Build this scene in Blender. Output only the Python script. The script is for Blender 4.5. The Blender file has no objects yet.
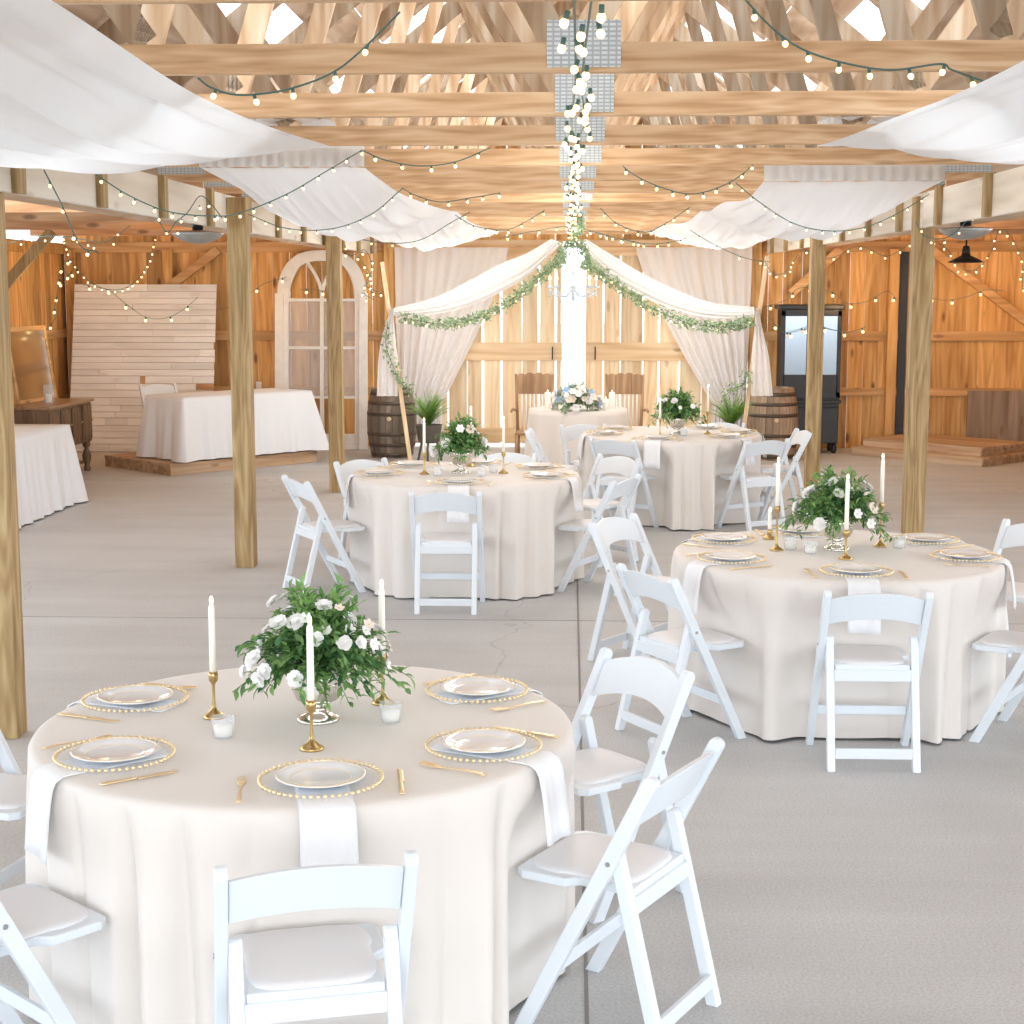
import bpy, math, random
from math import sin, cos, pi, radians, sqrt, atan2
from mathutils import Vector, Matrix
random.seed(7)
scene = bpy.context.scene
COL = scene.collection

# ------------------------------------------------------------------ camera
cam_d = bpy.data.cameras.new('camera')
cam_d.lens = 56.25; cam_d.sensor_width = 36; cam_d.clip_end = 300
cam = bpy.data.objects.new('camera', cam_d); COL.objects.link(cam)
cam.location = (0, 0, 2.03)
cam.rotation_euler = (radians(90 - 8), 0, radians(2.09))
scene.camera = cam
_M = Matrix.Rotation(radians(2.09), 3, 'Z') @ Matrix.Rotation(radians(82), 3, 'X')
def at(px, py, Y):
    """the point of the place at distance Y down the barn that a sight line meets (used once, to survey positions)"""
    r = _M @ Vector(((px - 512) / 1600, -(py - 512) / 1600, -1))
    t = Y / r.y
    return Vector((r.x * t, Y, 2.03 + r.z * t))

# ------------------------------------------------------------------ mesh builder
class MB:
    def __init__(s): s.v = []; s.f = []; s.r = []; s.m = []; s.s = []; s.cr = 0.5; s.cm = 0; s.cs = False
    def face(s, idx): s.f.append(idx); s.r.append(s.cr); s.m.append(s.cm); s.s.append(s.cs)
    def rnd(s, x=None): s.cr = random.random() if x is None else x; return s
    def box(s, c, d, rot=None, rnd=True):
        if rnd: s.rnd()
        n = len(s.v); c = Vector(c)
        for k in range(8):
            p = Vector(((k & 1) - .5, ((k >> 1) & 1) - .5, ((k >> 2) & 1) - .5)); p = Vector((p.x * d[0], p.y * d[1], p.z * d[2]))
            if rot is not None: p = rot @ p
            s.v.append(p + c)
        for q in ((0, 2, 3, 1), (4, 5, 7, 6), (0, 1, 5, 4), (2, 6, 7, 3), (0, 4, 6, 2), (1, 3, 7, 5)): s.face([n + i for i in q])
        return s
    def bar(s, a, b, w, h, up=(0, 0, 1), rnd=True):
        """box from a to b; w across, h along 'up'"""
        a = Vector(a); b = Vector(b); d = b - a; L = d.length; d.normalize()
        up = Vector(up); x = d.cross(up)
        if x.length < 1e-5: x = d.cross(Vector((0, 1, 0)))
        x.normalize(); z = x.cross(d)
        R = Matrix((x, d, z)).transposed()
        return s.box((a + b) / 2, (w, L, h), R, rnd)
    def tube(s, pts, r, n=8, cap=True):
        pts = [Vector(p) for p in pts]; m = len(pts)
        rr = r if isinstance(r, (list, tuple)) else [r] * m
        base = len(s.v); t = (pts[1] - pts[0]).normalized()
        x = t.cross(Vector((0, 0, 1)))
        if x.length < 1e-3: x = Vector((1, 0, 0))
        x.normalize()
        for i, p in enumerate(pts):
            t = (pts[min(i + 1, m - 1)] - pts[max(i - 1, 0)])
            if t.length < 1e-9: t = Vector((0, 0, 1))
            t.normalize()
            x = x - t * x.dot(t)
            if x.length < 1e-6: x = t.orthogonal()
            x.normalize(); y = t.cross(x)
            for k in range(n):
                a = 2 * pi * k / n; s.v.append(p + (x * cos(a) + y * sin(a)) * rr[i])
        o = s.cs; s.cs = True
        for i in range(m - 1):
            for k in range(n):
                s.face([base + i * n + k, base + i * n + (k + 1) % n, base + (i + 1) * n + (k + 1) % n, base + (i + 1) * n + k])
        s.cs = o
        if cap: s.face([base + k for k in range(n)][::-1]); s.face([base + (m - 1) * n + k for k in range(n)])
        return s
    def lathe(s, prof, c=(0, 0, 0), n=24):
        base = len(s.v); c = Vector(c); o = s.cs; s.cs = True
        for r, z in prof:
            for k in range(n):
                a = 2 * pi * k / n; s.v.append(c + Vector((r * cos(a), r * sin(a), z)))
        for i in range(len(prof) - 1):
            for k in range(n):
                s.face([base + i * n + k, base + i * n + (k + 1) % n, base + (i + 1) * n + (k + 1) % n, base + (i + 1) * n + k])
        s.cs = o
        return s
    def grid(s, fn, nu, nv, closed=False, smooth=True):
        base = len(s.v); o = s.cs; s.cs = smooth
        cu = nu if closed else nu + 1
        for j in range(nv + 1):
            for i in range(cu): s.v.append(Vector(fn(i / nu, j / nv)))
        for j in range(nv):
            for i in range(nu):
                s.face([base + j * cu + i, base + j * cu + (i + 1) % cu, base + (j + 1) * cu + (i + 1) % cu, base + (j + 1) * cu + i])
        s.cs = o
        return s
    def prism(s, poly, y0, y1, rnd=True, M=None):
        """poly in xz, extruded in y"""
        if rnd: s.rnd()
        n = len(s.v); k = len(poly)
        for y in (y0, y1):
            for x, z in poly:
                p = Vector((x, y, z)); s.v.append(M @ p if M is not None else p)
        s.face(list(range(n, n + k))); s.face(list(range(n + k, n + 2 * k))[::-1])
        for i in range(k): s.face([n + i, n + k + i, n + k + (i + 1) % k, n + (i + 1) % k])
        return s
    def slab(s, poly, z0, z1):
        """poly in xy, extruded in z"""
        s.rnd(); n = len(s.v); k = len(poly)
        for z in (z0, z1):
            for x, y in poly: s.v.append(Vector((x, y, z)))
        s.face(list(range(n, n + k))[::-1]); s.face(list(range(n + k, n + 2 * k)))
        for i in range(k): s.face([n + i, n + (i + 1) % k, n + k + (i + 1) % k, n + k + i])
        return s
    def ball(s, c, r, nu=10, nv=6, sc=(1, 1, 1)):
        c = Vector(c)
        prof = [(max(1e-4, sin(pi * j / nv)) , -cos(pi * j / nv)) for j in range(nv + 1)]
        def fn(u, v):
            a = 2 * pi * u; ph = pi * v; q = max(1e-4, sin(ph))
            return c + Vector((q * cos(a) * r * sc[0], q * sin(a) * r * sc[1], -cos(ph) * r * sc[2]))
        return s.grid(fn, nu, nv, closed=True)
    def build(s, name, mats, parent=None, bev=0, segs=2, solid=0, sub=0, loc=None, rz=0):
        me = bpy.data.meshes.new(name)
        me.from_pydata([tuple(p) for p in s.v], [], s.f)
        if not isinstance(mats, (list, tuple)): mats = [mats]
        for m in mats: me.materials.append(m)
        me.polygons.foreach_set('material_index', s.m)
        me.polygons.foreach_set('use_smooth', s.s)
        at_ = me.attributes.new('rnd', 'FLOAT', 'FACE'); at_.data.foreach_set('value', s.r)
        me.update()
        o = bpy.data.objects.new(name, me); COL.objects.link(o)
        if parent is not None: o.parent = parent
        if loc is not None: o.location = loc
        if rz: o.rotation_euler = (0, 0, rz)
        if solid:
            m = o.modifiers.new('s', 'SOLIDIFY'); m.thickness = solid; m.offset = 0
        if bev:
            m = o.modifiers.new('b', 'BEVEL'); m.width = bev; m.segments = segs; m.limit_method = 'ANGLE'; m.angle_limit = radians(40)
        if sub:
            m = o.modifiers.new('u', 'SUBSURF'); m.levels = sub; m.render_levels = sub
        return o

def tag(o, label, cat, group=None, kind=None):
    o['label'] = label; o['category'] = cat
    if group: o['group'] = group
    if kind: o['kind'] = kind
    return o
def thing(name, label, cat, loc=(0, 0, 0), rz=0, group=None):
    o = bpy.data.objects.new(name, None); COL.objects.link(o); o.empty_display_size = .05
    o.location = loc; o.rotation_euler = (0, 0, rz)
    return tag(o, label, cat, group)
KIDS = {}
def dup(root, label, loc, rz=0, group=None, scale=None):
    r = root.copy(); COL.objects.link(r); r.location = loc; r.rotation_euler = (0, 0, rz); r['label'] = label
    if group: r['group'] = group
    if scale: r.scale = (scale,) * 3
    for ch in list(root.children):
        c = ch.copy(); COL.objects.link(c); c.parent = r
        for g in list(ch.children):
            d = g.copy(); COL.objects.link(d); d.parent = c
    return r
def struct(o): o['kind'] = 'structure'; return o

# ------------------------------------------------------------------ materials
def newmat(name):
    m = bpy.data.materials.new(name); m.use_nodes = True
    nt = m.node_tree; return m, nt, nt.nodes['Principled BSDF']
def L(nt, a, b): nt.links.new(a, b)
def plain(name, col, rough=.5, metal=0, emit=None, es=0, bump=0, bscale=50, trans=0, sheen=0, coat=0, spec=None, var=0):
    m, nt, b = newmat(name)
    b.inputs['Base Color'].default_value = (*col, 1); b.inputs['Roughness'].default_value = rough; b.inputs['Metallic'].default_value = metal
    if emit: b.inputs['Emission Color'].default_value = (*emit, 1); b.inputs['Emission Strength'].default_value = es
    if trans: b.inputs['Transmission Weight'].default_value = trans
    if sheen: b.inputs['Sheen Weight'].default_value = sheen
    if coat: b.inputs['Coat Weight'].default_value = coat
    if spec is not None: b.inputs['Specular IOR Level'].default_value = spec
    if var:
        tc = nt.nodes.new('ShaderNodeTexCoord'); n = nt.nodes.new('ShaderNodeTexNoise'); n.inputs['Scale'].default_value = bscale * .3
        L(nt, tc.outputs['Object'], n.inputs['Vector'])
        mx = nt.nodes.new('ShaderNodeMix'); mx.data_type = 'RGBA'
        mx.inputs[6].default_value = (*[c * (1 - var) for c in col], 1); mx.inputs[7].default_value = (*[min(1, c * (1 + var)) for c in col], 1)
        L(nt, n.outputs['Fac'], mx.inputs[0]); L(nt, mx.outputs[2], b.inputs['Base Color'])
    if bump:
        tc = nt.nodes.new('ShaderNodeTexCoord'); n = nt.nodes.new('ShaderNodeTexNoise'); n.inputs['Scale'].default_value = bscale; n.inputs['Detail'].default_value = 4
        bp = nt.nodes.new('ShaderNodeBump'); bp.inputs['Strength'].default_value = bump; bp.inputs['Distance'].default_value = .01
        L(nt, tc.outputs['Object'], n.inputs['Vector']); L(nt, n.outputs['Fac'], bp.inputs['Height']); L(nt, bp.outputs[0], b.inputs['Normal'])
    return m
def wood(name, c1, c2, c3, axis='z', freq=14, rough=.65, knot=(.25, .14, .07), kamt=1.0, bvar=.35):
    """grain stretched along one axis, a tone per board ('rnd'), knots"""
    m, nt, b = newmat(name); N = nt.nodes
    tc = N.new('ShaderNodeTexCoord'); at_ = N.new('ShaderNodeAttribute'); at_.attribute_name = 'rnd'
    off = N.new('ShaderNodeVectorMath'); off.operation = 'SCALE'; off.inputs[0].default_value = (13, 7, 19); L(nt, at_.outputs['Fac'], off.inputs['Scale'])
    ad = N.new('ShaderNodeVectorMath'); ad.operation = 'ADD'; L(nt, tc.outputs['Object'], ad.inputs[0]); L(nt, off.outputs[0], ad.inputs[1])
    mp = N.new('ShaderNodeMapping'); sc = [freq] * 3; sc['xyz'.index(axis)] = freq * .07; mp.inputs['Scale'].default_value = sc
    L(nt, ad.outputs[0], mp.inputs['Vector'])
    n1 = N.new('ShaderNodeTexNoise'); n1.inputs['Scale'].default_value = 1; n1.inputs['Detail'].default_value = 5; n1.inputs['Distortion'].default_value = .6
    L(nt, mp.outputs[0], n1.inputs['Vector'])
    mp2 = N.new('ShaderNodeMapping'); sc = [freq * .25] * 3; sc['xyz'.index(axis)] = freq * .025; mp2.inputs['Scale'].default_value = sc
    L(nt, ad.outputs[0], mp2.inputs['Vector'])
    n2 = N.new('ShaderNodeTexNoise'); n2.inputs['Scale'].default_value = 1; n2.inputs['Detail'].default_value = 2; L(nt, mp2.outputs[0], n2.inputs['Vector'])
    # rings: contour lines of the wide noise
    mu = N.new('ShaderNodeMath'); mu.operation = 'MULTIPLY'; mu.inputs[1].default_value = 60; L(nt, n2.outputs['Fac'], mu.inputs[0])
    si = N.new('ShaderNodeMath'); si.operation = 'SINE'; L(nt, mu.outputs[0], si.inputs[0])
    m3 = N.new('ShaderNodeMath'); m3.operation = 'MULTIPLY_ADD'; m3.inputs[1].default_value = .09; L(nt, si.outputs[0], m3.inputs[0]); L(nt, n1.outputs['Fac'], m3.inputs[2])
    cr = N.new('ShaderNodeValToRGB'); e = cr.color_ramp.elements
    e[0].position = .28; e[0].color = (*c1, 1); e[1].position = .72; e[1].color = (*c3, 1); q = e.new(.5); q.color = (*c2, 1)
    L(nt, m3.outputs[0], cr.inputs['Fac'])
    hv = N.new('ShaderNodeHueSaturation')
    ml = N.new('ShaderNodeMapRange'); ml.inputs['To Min'].default_value = 1 - bvar; ml.inputs['To Max'].default_value = 1 + bvar * .6
    L(nt, at_.outputs['Fac'], ml.inputs['Value']); L(nt, ml.outputs[0], hv.inputs['Value']); L(nt, cr.outputs[0], hv.inputs['Color'])
    mp3 = N.new('ShaderNodeMapping'); sc = [5.0] * 3; sc['xyz'.index(axis)] = 1.8; mp3.inputs['Scale'].default_value = sc; L(nt, ad.outputs[0], mp3.inputs['Vector'])
    vo = N.new('ShaderNodeTexVoronoi'); vo.inputs['Scale'].default_value = 1; L(nt, mp3.outputs[0], vo.inputs['Vector'])
    kr = N.new('ShaderNodeMapRange'); kr.inputs['From Min'].default_value = .07; kr.inputs['From Max'].default_value = .16; kr.inputs['To Min'].default_value = .8 * kamt; kr.inputs['To Max'].default_value = 0
    L(nt, vo.outputs['Distance'], kr.inputs['Value'])
    mx = N.new('ShaderNodeMix'); mx.data_type = 'RGBA'; L(nt, kr.outputs[0], mx.inputs[0]); L(nt, hv.outputs[0], mx.inputs[6]); mx.inputs[7].default_value = (*knot, 1)
    L(nt, mx.outputs[2], b.inputs['Base Color']); b.inputs['Roughness'].default_value = rough
    bp = N.new('ShaderNodeBump'); bp.inputs['Strength'].default_value = .15; bp.inputs['Distance'].default_value = .01
    L(nt, m3.outputs[0], bp.inputs['Height']); L(nt, bp.outputs[0], b.inputs['Normal'])
    return m
def fabric(name, col, trans=.0, rough=.85, glow=0, weave=.12):
    m, nt, b = newmat(name); N = nt.nodes
    b.inputs['Base Color'].default_value = (*col, 1); b.inputs['Roughness'].default_value = rough; b.inputs['Sheen Weight'].default_value = .3
    b.inputs['Specular IOR Level'].default_value = .25
    tc = N.new('ShaderNodeTexCoord'); n = N.new('ShaderNodeTexNoise'); n.inputs['Scale'].default_value = 9; n.inputs['Detail'].default_value = 6
    L(nt, tc.outputs['Object'], n.inputs['Vector'])
    bp = N.new('ShaderNodeBump'); bp.inputs['Strength'].default_value = weave; bp.inputs['Distance'].default_value = .02
    L(nt, n.outputs['Fac'], bp.inputs['Height']); L(nt, bp.outputs[0], b.inputs['Normal'])
    if trans:
        t = N.new('ShaderNodeBsdfTranslucent'); t.inputs[0].default_value = (*col, 1)
        mx = N.new('ShaderNodeMixShader'); mx.inputs[0].default_value = trans
        L(nt, b.outputs[0], mx.inputs[1]); L(nt, t.outputs[0], mx.inputs[2]); L(nt, mx.outputs[0], N['Material Output'].inputs[0])
    return m
def glass(name, tint=(.95, .97, .98), clear=.8, rough=.05):
    m, nt, b = newmat(name); N = nt.nodes
    b.inputs['Base Color'].default_value = (*tint, 1); b.inputs['Roughness'].default_value = rough
    t = N.new('ShaderNodeBsdfTransparent'); t.inputs[0].default_value = (.98, .99, 1, 1)
    mx = N.new('ShaderNodeMixShader'); mx.inputs[0].default_value = clear
    L(nt, b.outputs[0], mx.inputs[1]); L(nt, t.outputs[0], mx.inputs[2]); L(nt, mx.outputs[0], N['Material Output'].inputs[0])
    return m
def emis(name, col, s, sample=False):
    m, nt, b = newmat(name)
    b.inputs['Base Color'].default_value = (*col, 1)
    b.inputs['Emission Color'].default_value = (*col, 1); b.inputs['Emission Strength'].default_value = s
    m.cycles.emission_sampling = 'AUTO' if sample else 'NONE'
    return m
def leafmat(name, c1, c2, back=.25):
    m, nt, b = newmat(name); N = nt.nodes
    a = N.new('ShaderNodeAttribute'); a.attribute_name = 'rnd'
    mx = N.new('ShaderNodeMix'); mx.data_type = 'RGBA'; mx.inputs[6].default_value = (*c1, 1); mx.inputs[7].default_value = (*c2, 1)
    L(nt, a.outputs['Fac'], mx.inputs[0]); L(nt, mx.outputs[2], b.inputs['Base Color']); b.inputs['Roughness'].default_value = .45
    t = N.new('ShaderNodeBsdfTranslucent'); L(nt, mx.outputs[2], t.inputs[0])
    ms = N.new('ShaderNodeMixShader'); ms.inputs[0].default_value = back
    L(nt, b.outputs[0], ms.inputs[1]); L(nt, t.outputs[0], ms.inputs[2]); L(nt, ms.outputs[0], N['Material Output'].inputs[0])
    return m

W_post = wood('post_pine', (.27, .17, .065), (.41, .275, .12), (.54, .39, .20), 'z', 26, kamt=.8, bvar=.1)
W_chord = wood('truss_pine', (.50, .29, .14), (.67, .43, .24), (.78, .56, .35), 'x', 30, bvar=.18, kamt=.5)
W_web = wood('web_pine', (.52, .33, .19), (.74, .53, .34), (.90, .76, .60), 'z', 14, bvar=.5, kamt=.4)
W_deck = wood('roof_boards', (.46, .30, .19), (.62, .44, .30), (.76, .60, .46), 'y', 10, bvar=.25, kamt=.5)
W_wall = wood('wall_boards', (.55, .27, .085), (.74, .41, .14), (.86, .54, .22), 'z', 14, bvar=.34, kamt=1.1, knot=(.2, .08, .03))
W_rail = wood('wall_rails', (.48, .26, .10), (.66, .38, .16), (.78, .50, .25), 'x', 10, bvar=.15)
W_raily = wood('wall_rails_side', (.48, .26, .10), (.66, .38, .16), (.78, .50, .25), 'y', 10, bvar=.15)
W_door = wood('door_boards', (.72, .49, .28), (.86, .65, .41), (.93, .77, .54), 'z', 12, bvar=.2, kamt=.5)  # boards paled in colour to stand in for the glare at the doors
W_doorrail = wood('door_rails', (.68, .44, .23), (.82, .58, .34), (.90, .70, .46), 'x', 9, bvar=.12)  # rails paled likewise, glare put into the wood colour
W_aisle = wood('aisle_joists', (.48, .25, .12), (.66, .38, .20), (.76, .50, .30), 'x', 12, bvar=.18)
W_head = wood('header_pine', (.62, .55, .44), (.78, .71, .60), (.86, .81, .72), 'y', 7, bvar=.1, kamt=.4)
W_white = wood('whitewashed_boards', (.84, .84, .82), (.92, .92, .91), (.96, .96, .96), 'x', 12, bvar=.10, kamt=.25, knot=(.55, .38, .2))
W_bare = wood('bare_board', (.42, .22, .10), (.58, .34, .17), (.68, .45, .26), 'x', 12, bvar=.1)
W_plat = wood('platform_boards', (.38, .23, .13), (.54, .36, .22), (.66, .48, .33), 'x', 10, bvar=.15)
W_dark = wood('dresser_wood', (.10, .055, .03), (.17, .10, .055), (.25, .16, .09), 'z', 12, bvar=.15, rough=.4)
W_chair = wood('oak_chair', (.25, .13, .06), (.36, .21, .10), (.45, .28, .15), 'z', 14, bvar=.1, rough=.4)
W_barrelD = wood('barrel_dark', (.13, .095, .07), (.21, .16, .12), (.30, .24, .19), 'z', 12, bvar=.3)
W_barrelL = wood('barrel_light', (.28, .18, .12), (.40, .28, .19), (.52, .38, .27), 'z', 12, bvar=.25)
M_hoop = plain('barrel_hoop', (.13, .10, .08), .5, .7, var=.3)
M_chair = plain('white_resin', (.80, .85, .90), .32, spec=.4)
M_vinyl = plain('white_vinyl', (.83, .83, .85), .45, bump=.05, bscale=120)
M_bolt = plain('bolt', (.5, .5, .5), .3, 1)
F_cloth = fabric('champagne_cloth', (.80, .745, .695), rough=.6, weave=.06)
F_white = fabric('white_cloth', (.88, .90, .94), rough=.75, weave=.1)
F_nap = fabric('napkin_linen', (.90, .90, .92), rough=.8, weave=.2)
F_sheer = fabric('sheer_voile', (.97, .975, .99), trans=.5, weave=.05)
F_drape = fabric('ceiling_voile', (.93, .965, 1.0), trans=.5, weave=.1)
M_gold = plain('gold', (.95, .78, .50), .3, .85)
M_brass = plain('brass', (.62, .45, .20), .3, 1)
M_silver = plain('silver', (.80, .77, .72), .16, 1)
M_china = plain('white_china', (.90, .90, .92), .12, coat=.4)
M_chargeglass = glass('charger_glass', (.97, .97, .97), .93, .25)
M_votive = glass('votive_glass', (.95, .96, .98), .8)
M_wax = plain('wax', (.93, .89, .80), .5, emit=(1, .9, .75), es=.08)
M_flame = emis('flame', (1, .72, .38), 6)
M_bulb = emis('warm_bulb', (1, .68, .32), 2.7)
M_bulbw = emis('fairy_bulb', (1, .76, .42), 2.7)
M_cord = plain('green_cord', (.07, .16, .14), .5)
M_blackm = plain('black_metal', (.03, .03, .035), .4, .6)
M_alu = plain('aged_aluminium', (.45, .46, .45), .4, .8, var=.3)
M_black = plain('black_wood', (.022, .022, .024), .4, var=.3)
M_mirror = plain('mirror', (.70, .73, .76), .08, 1)
M_mirrord = plain('dim_mirror', (.30, .33, .36), .12, 1)
M_whitepaint = plain('chipped_white_paint', (.82, .81, .78), .6, var=.12, bscale=30)
M_frost = glass('old_glass', (.85, .88, .92), .80, .35)
M_crystal = glass('crystal', (.62, .72, .80), .2, .02)
M_pot = plain('planter_metal', (.13, .115, .10), .6, var=.3)
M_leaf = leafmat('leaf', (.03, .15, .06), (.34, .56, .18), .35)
M_leafb = leafmat('pale_leaf', (.16, .28, .16), (.50, .62, .38))
M_fern = leafmat('fern', (.14, .38, .05), (.52, .74, .24), .4)
M_stem = plain('stem', (.10, .20, .06), .6)
M_petal = plain('white_petal', (.90, .89, .86), .6, sheen=.3)
M_blush = plain('blush_petal', (.84, .72, .62), .6)
M_blue = plain('blue_petal', (.35, .50, .72), .6)
M_eye = plain('flower_eye', (.62, .60, .28), .7)

# galvanised nail plate: grid of punched teeth
def mk_plate():
    m, nt, b = newmat('galvanised_plate'); N = nt.nodes
    tc = N.new('ShaderNodeTexCoord'); br = N.new('ShaderNodeTexBrick'); br.offset = 0
    mp = N.new('ShaderNodeMapping'); mp.inputs['Rotation'].default_value = (radians(90), 0, 0); L(nt, tc.outputs['Object'], mp.inputs[0]); L(nt, mp.outputs[0], br.inputs['Vector'])
    br.inputs['Color1'].default_value = (.60, .65, .67, 1); br.inputs['Color2'].default_value = (.70, .75, .77, 1); br.inputs['Mortar'].default_value = (.42, .45, .46, 1)
    br.inputs['Scale'].default_value = 1; br.inputs['Brick Width'].default_value = .024; br.inputs['Row Height'].default_value = .014; br.inputs['Mortar Size'].default_value = .003
    L(nt, br.outputs['Color'], b.inputs['Base Color']); b.inputs['Roughness'].default_value = .45; b.inputs['Metallic'].default_value = .3
    return m
M_plate = mk_plate()
def mk_floor():
    m, nt, b = newmat('concrete'); N = nt.nodes
    tc = N.new('ShaderNodeTexCoord')
    n1 = N.new('ShaderNodeTexNoise'); n1.inputs['Scale'].default_value = .9; n1.inputs['Detail'].default_value = 6
    n2 = N.new('ShaderNodeTexNoise'); n2.inputs['Scale'].default_value = 105; n2.inputs['Detail'].default_value = 3
    mp = N.new('ShaderNodeMapping'); mp.inputs['Scale'].default_value = (.35, 2.6, 1)
    n3 = N.new('ShaderNodeTexNoise'); n3.inputs['Scale'].default_value = 1.2; n3.inputs['Detail'].default_value = 4
    L(nt, tc.outputs['Object'], mp.inputs[0]); L(nt, mp.outputs[0], n3.inputs['Vector'])
    L(nt, tc.outputs['Object'], n1.inputs['Vector']); L(nt, tc.outputs['Object'], n2.inputs['Vector'])
    c1 = N.new('ShaderNodeValToRGB'); e = c1.color_ramp.elements; e[0].position = .3; e[0].color = (.52, .515, .51, 1); e[1].position = .7; e[1].color = (.67, .67, .67, 1)
    ad = N.new('ShaderNodeMath'); ad.operation = 'ADD'; L(nt, n1.outputs['Fac'], ad.inputs[0]); L(nt, n3.outputs['Fac'], ad.inputs[1])
    hf = N.new('ShaderNodeMath'); hf.operation = 'MULTIPLY'; hf.inputs[1].default_value = .5; L(nt, ad.outputs[0], hf.inputs[0])
    L(nt, hf.outputs[0], c1.inputs['Fac'])
    c2 = N.new('ShaderNodeValToRGB'); e = c2.color_ramp.elements; e[0].position = .38; e[0].color = (.72, .72, .72, 1); e[1].position = .6; e[1].color = (1, 1, 1, 1)
    L(nt, n2.outputs['Fac'], c2.inputs['Fac'])
    mx = N.new('ShaderNodeMix'); mx.data_type = 'RGBA'; mx.blend_type = 'MULTIPLY'; mx.inputs[0].default_value = .6
    L(nt, c1.outputs[0], mx.inputs[6]); L(nt, c2.outputs[0], mx.inputs[7])
    # a wandering hairline crack
    vo = N.new('ShaderNodeTexVoronoi'); vo.feature = 'DISTANCE_TO_EDGE'; vo.inputs['Scale'].default_value = .22
    nd = N.new('ShaderNodeTexNoise'); nd.inputs['Scale'].default_value = 2.5; L(nt, tc.outputs['Object'], nd.inputs['Vector'])
    va = N.new('ShaderNodeVectorMath'); va.operation = 'MULTIPLY_ADD'; va.inputs[1].default_value = (.5, .5, .5); L(nt, nd.outputs['Color'], va.inputs[0]); L(nt, tc.outputs['Object'], va.inputs[2])
    L(nt, va.outputs[0], vo.inputs['Vector'])
    kr = N.new('ShaderNodeMapRange'); kr.inputs['From Min'].default_value = 0; kr.inputs['From Max'].default_value = .0022; kr.inputs['To Min'].default_value = .35; kr.inputs['To Max'].default_value = 0
    L(nt, vo.outputs['Distance'], kr.inputs['Value'])
    m2 = N.new('ShaderNodeMix'); m2.data_type = 'RGBA'; L(nt, kr.outputs[0], m2.inputs[0]); L(nt, mx.outputs[2], m2.inputs[6]); m2.inputs[7].default_value = (.2, .19, .18, 1)
    L(nt, m2.outputs[2], b.inputs['Base Color']); b.inputs['Roughness'].default_value = .62
    bp = N.new('ShaderNodeBump'); bp.inputs['Strength'].default_value = .12; bp.inputs['Distance'].default_value = .01; L(nt, n2.outputs['Fac'], bp.inputs['Height']); L(nt, bp.outputs[0], b.inputs['Normal'])
    return m
M_floor = mk_floor()
M_joint = plain('joint', (.27, .26, .25), .9)
M_ground = plain('outdoor_gravel', (.55, .53, .50), .9, var=.15, bscale=10)

# ------------------------------------------------------------------ shell
BW = 20.4; XW = 6.45
mb = MB(); mb.box((0, 9.2, -.06), (14, 23.4, .12)); struct(mb.build('floor', M_floor))
mb = MB(); mb.box((0, 15, -.16), (160, 160, .08)); struct(mb.build('floor', M_ground)).name = 'floor.001'
mb = MB(); mb.box((.055, 9, .0005), (.012, 22.6, .003)); mb.box((0, 9.65, .0005), (13, .004, .003))
struct(mb.build('trim_1', M_joint))
RZ = lambda x: 2.78 + .80 * (2.75 - abs(x))        # underside of the nave roof
# back wall: boards to either side of the sliding doors and gable above
mb = MB()
def boards(x0, x1, z0, ztop, wid=.2, gap=.006, y=BW, th=.025):
    x = x0
    while x < x1 - .02:
        w = min(wid * random.uniform(.85, 1.15), x1 - x); xa = x + gap / 2; xb = x + w - gap / 2
        za, zb = (ztop(xa), ztop(xb)) if callable(ztop) else (ztop, ztop)
        dy = random.uniform(-.004, .004)
        mb.prism([(xa, z0), (xb, z0), (xb, zb), (xa, za)], y + dy, y + th + dy)
        x += w
boards(-XW, -2.22, 0, 2.60, .21, .005); boards(2.24, XW, 0, 2.60, .21, .005)
boards(-XW, -2.75, 2.60, 2.80, .21, .004); boards(2.75, XW, 2.6, 2.80, .21, .004)
boards(-2.75, 2.75, 2.6, lambda x: RZ(x) + .02, .2, .010)
struct(mb.build('wall_back', W_wall))
def side_wall(sx, y0, y1, name):
    mb2 = MB(); y = y0
    while y < y1 - .02:
        w = min(.21 * random.uniform(.85, 1.15), y1 - y)
        mb2.box((sx * (XW + .012), y + w / 2, 1.29), (.025, w - .005, 2.58)); y += w
    mb2.box((sx * (XW - .04), (y0 + y1) / 2, 2.50), (.06, y1 - y0, .12))
    return struct(mb2.build(name, W_wall))
side_wall(-1, 11.5, 20.4, 'wall_left'); side_wall(1, 11.5, 20.4, 'wall_right')
# wall rails and studs
mb = MB()
for x0, x1 in ((-XW, -2.3), (2.3, XW)):
    mb.box(((x0 + x1) / 2, BW - .02, 1.42), (x1 - x0, .04, .12)); mb.box(((x0 + x1) / 2, BW - .02, .72), (x1 - x0, .04, .10)); mb.box(((x0 + x1) / 2, BW - .02, 2.53), (x1 - x0, .05, .13))
struct(mb.build('trim_2', W_rail, bev=.004))
mb = MB()
for sx in (-1, 1):
    for z in (.62, 1.45): mb.box((sx * (XW - .02), 16, z), (.04, 8.8, .11))
struct(mb.build('trim_3', W_raily, bev=.004))
mb = MB()
for x, z1 in ((-2.29, 2.65), (2.31, 2.65), (4.02, 2.5), (-XW + .1, 2.5), (-5.1, 2.5)): mb.box((x, BW - .08, z1 / 2), (.12, .10, z1))
struct(mb.build('trim_4', W_wall, bev=.004))
mb = MB(); mb.box((4.16, BW - .03, 1.25), (.10, .03, 2.5)); struct(mb.build('trim_5', M_black))
mb = MB()
for x in (5.0,): mb.box((x + .35, BW - .05, .37), (.7, .03, .74))
struct(mb.build('trim_6', wood('grey_boards', (.20, .14, .10), (.30, .22, .16), (.40, .31, .24), 'z', 10)))
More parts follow.
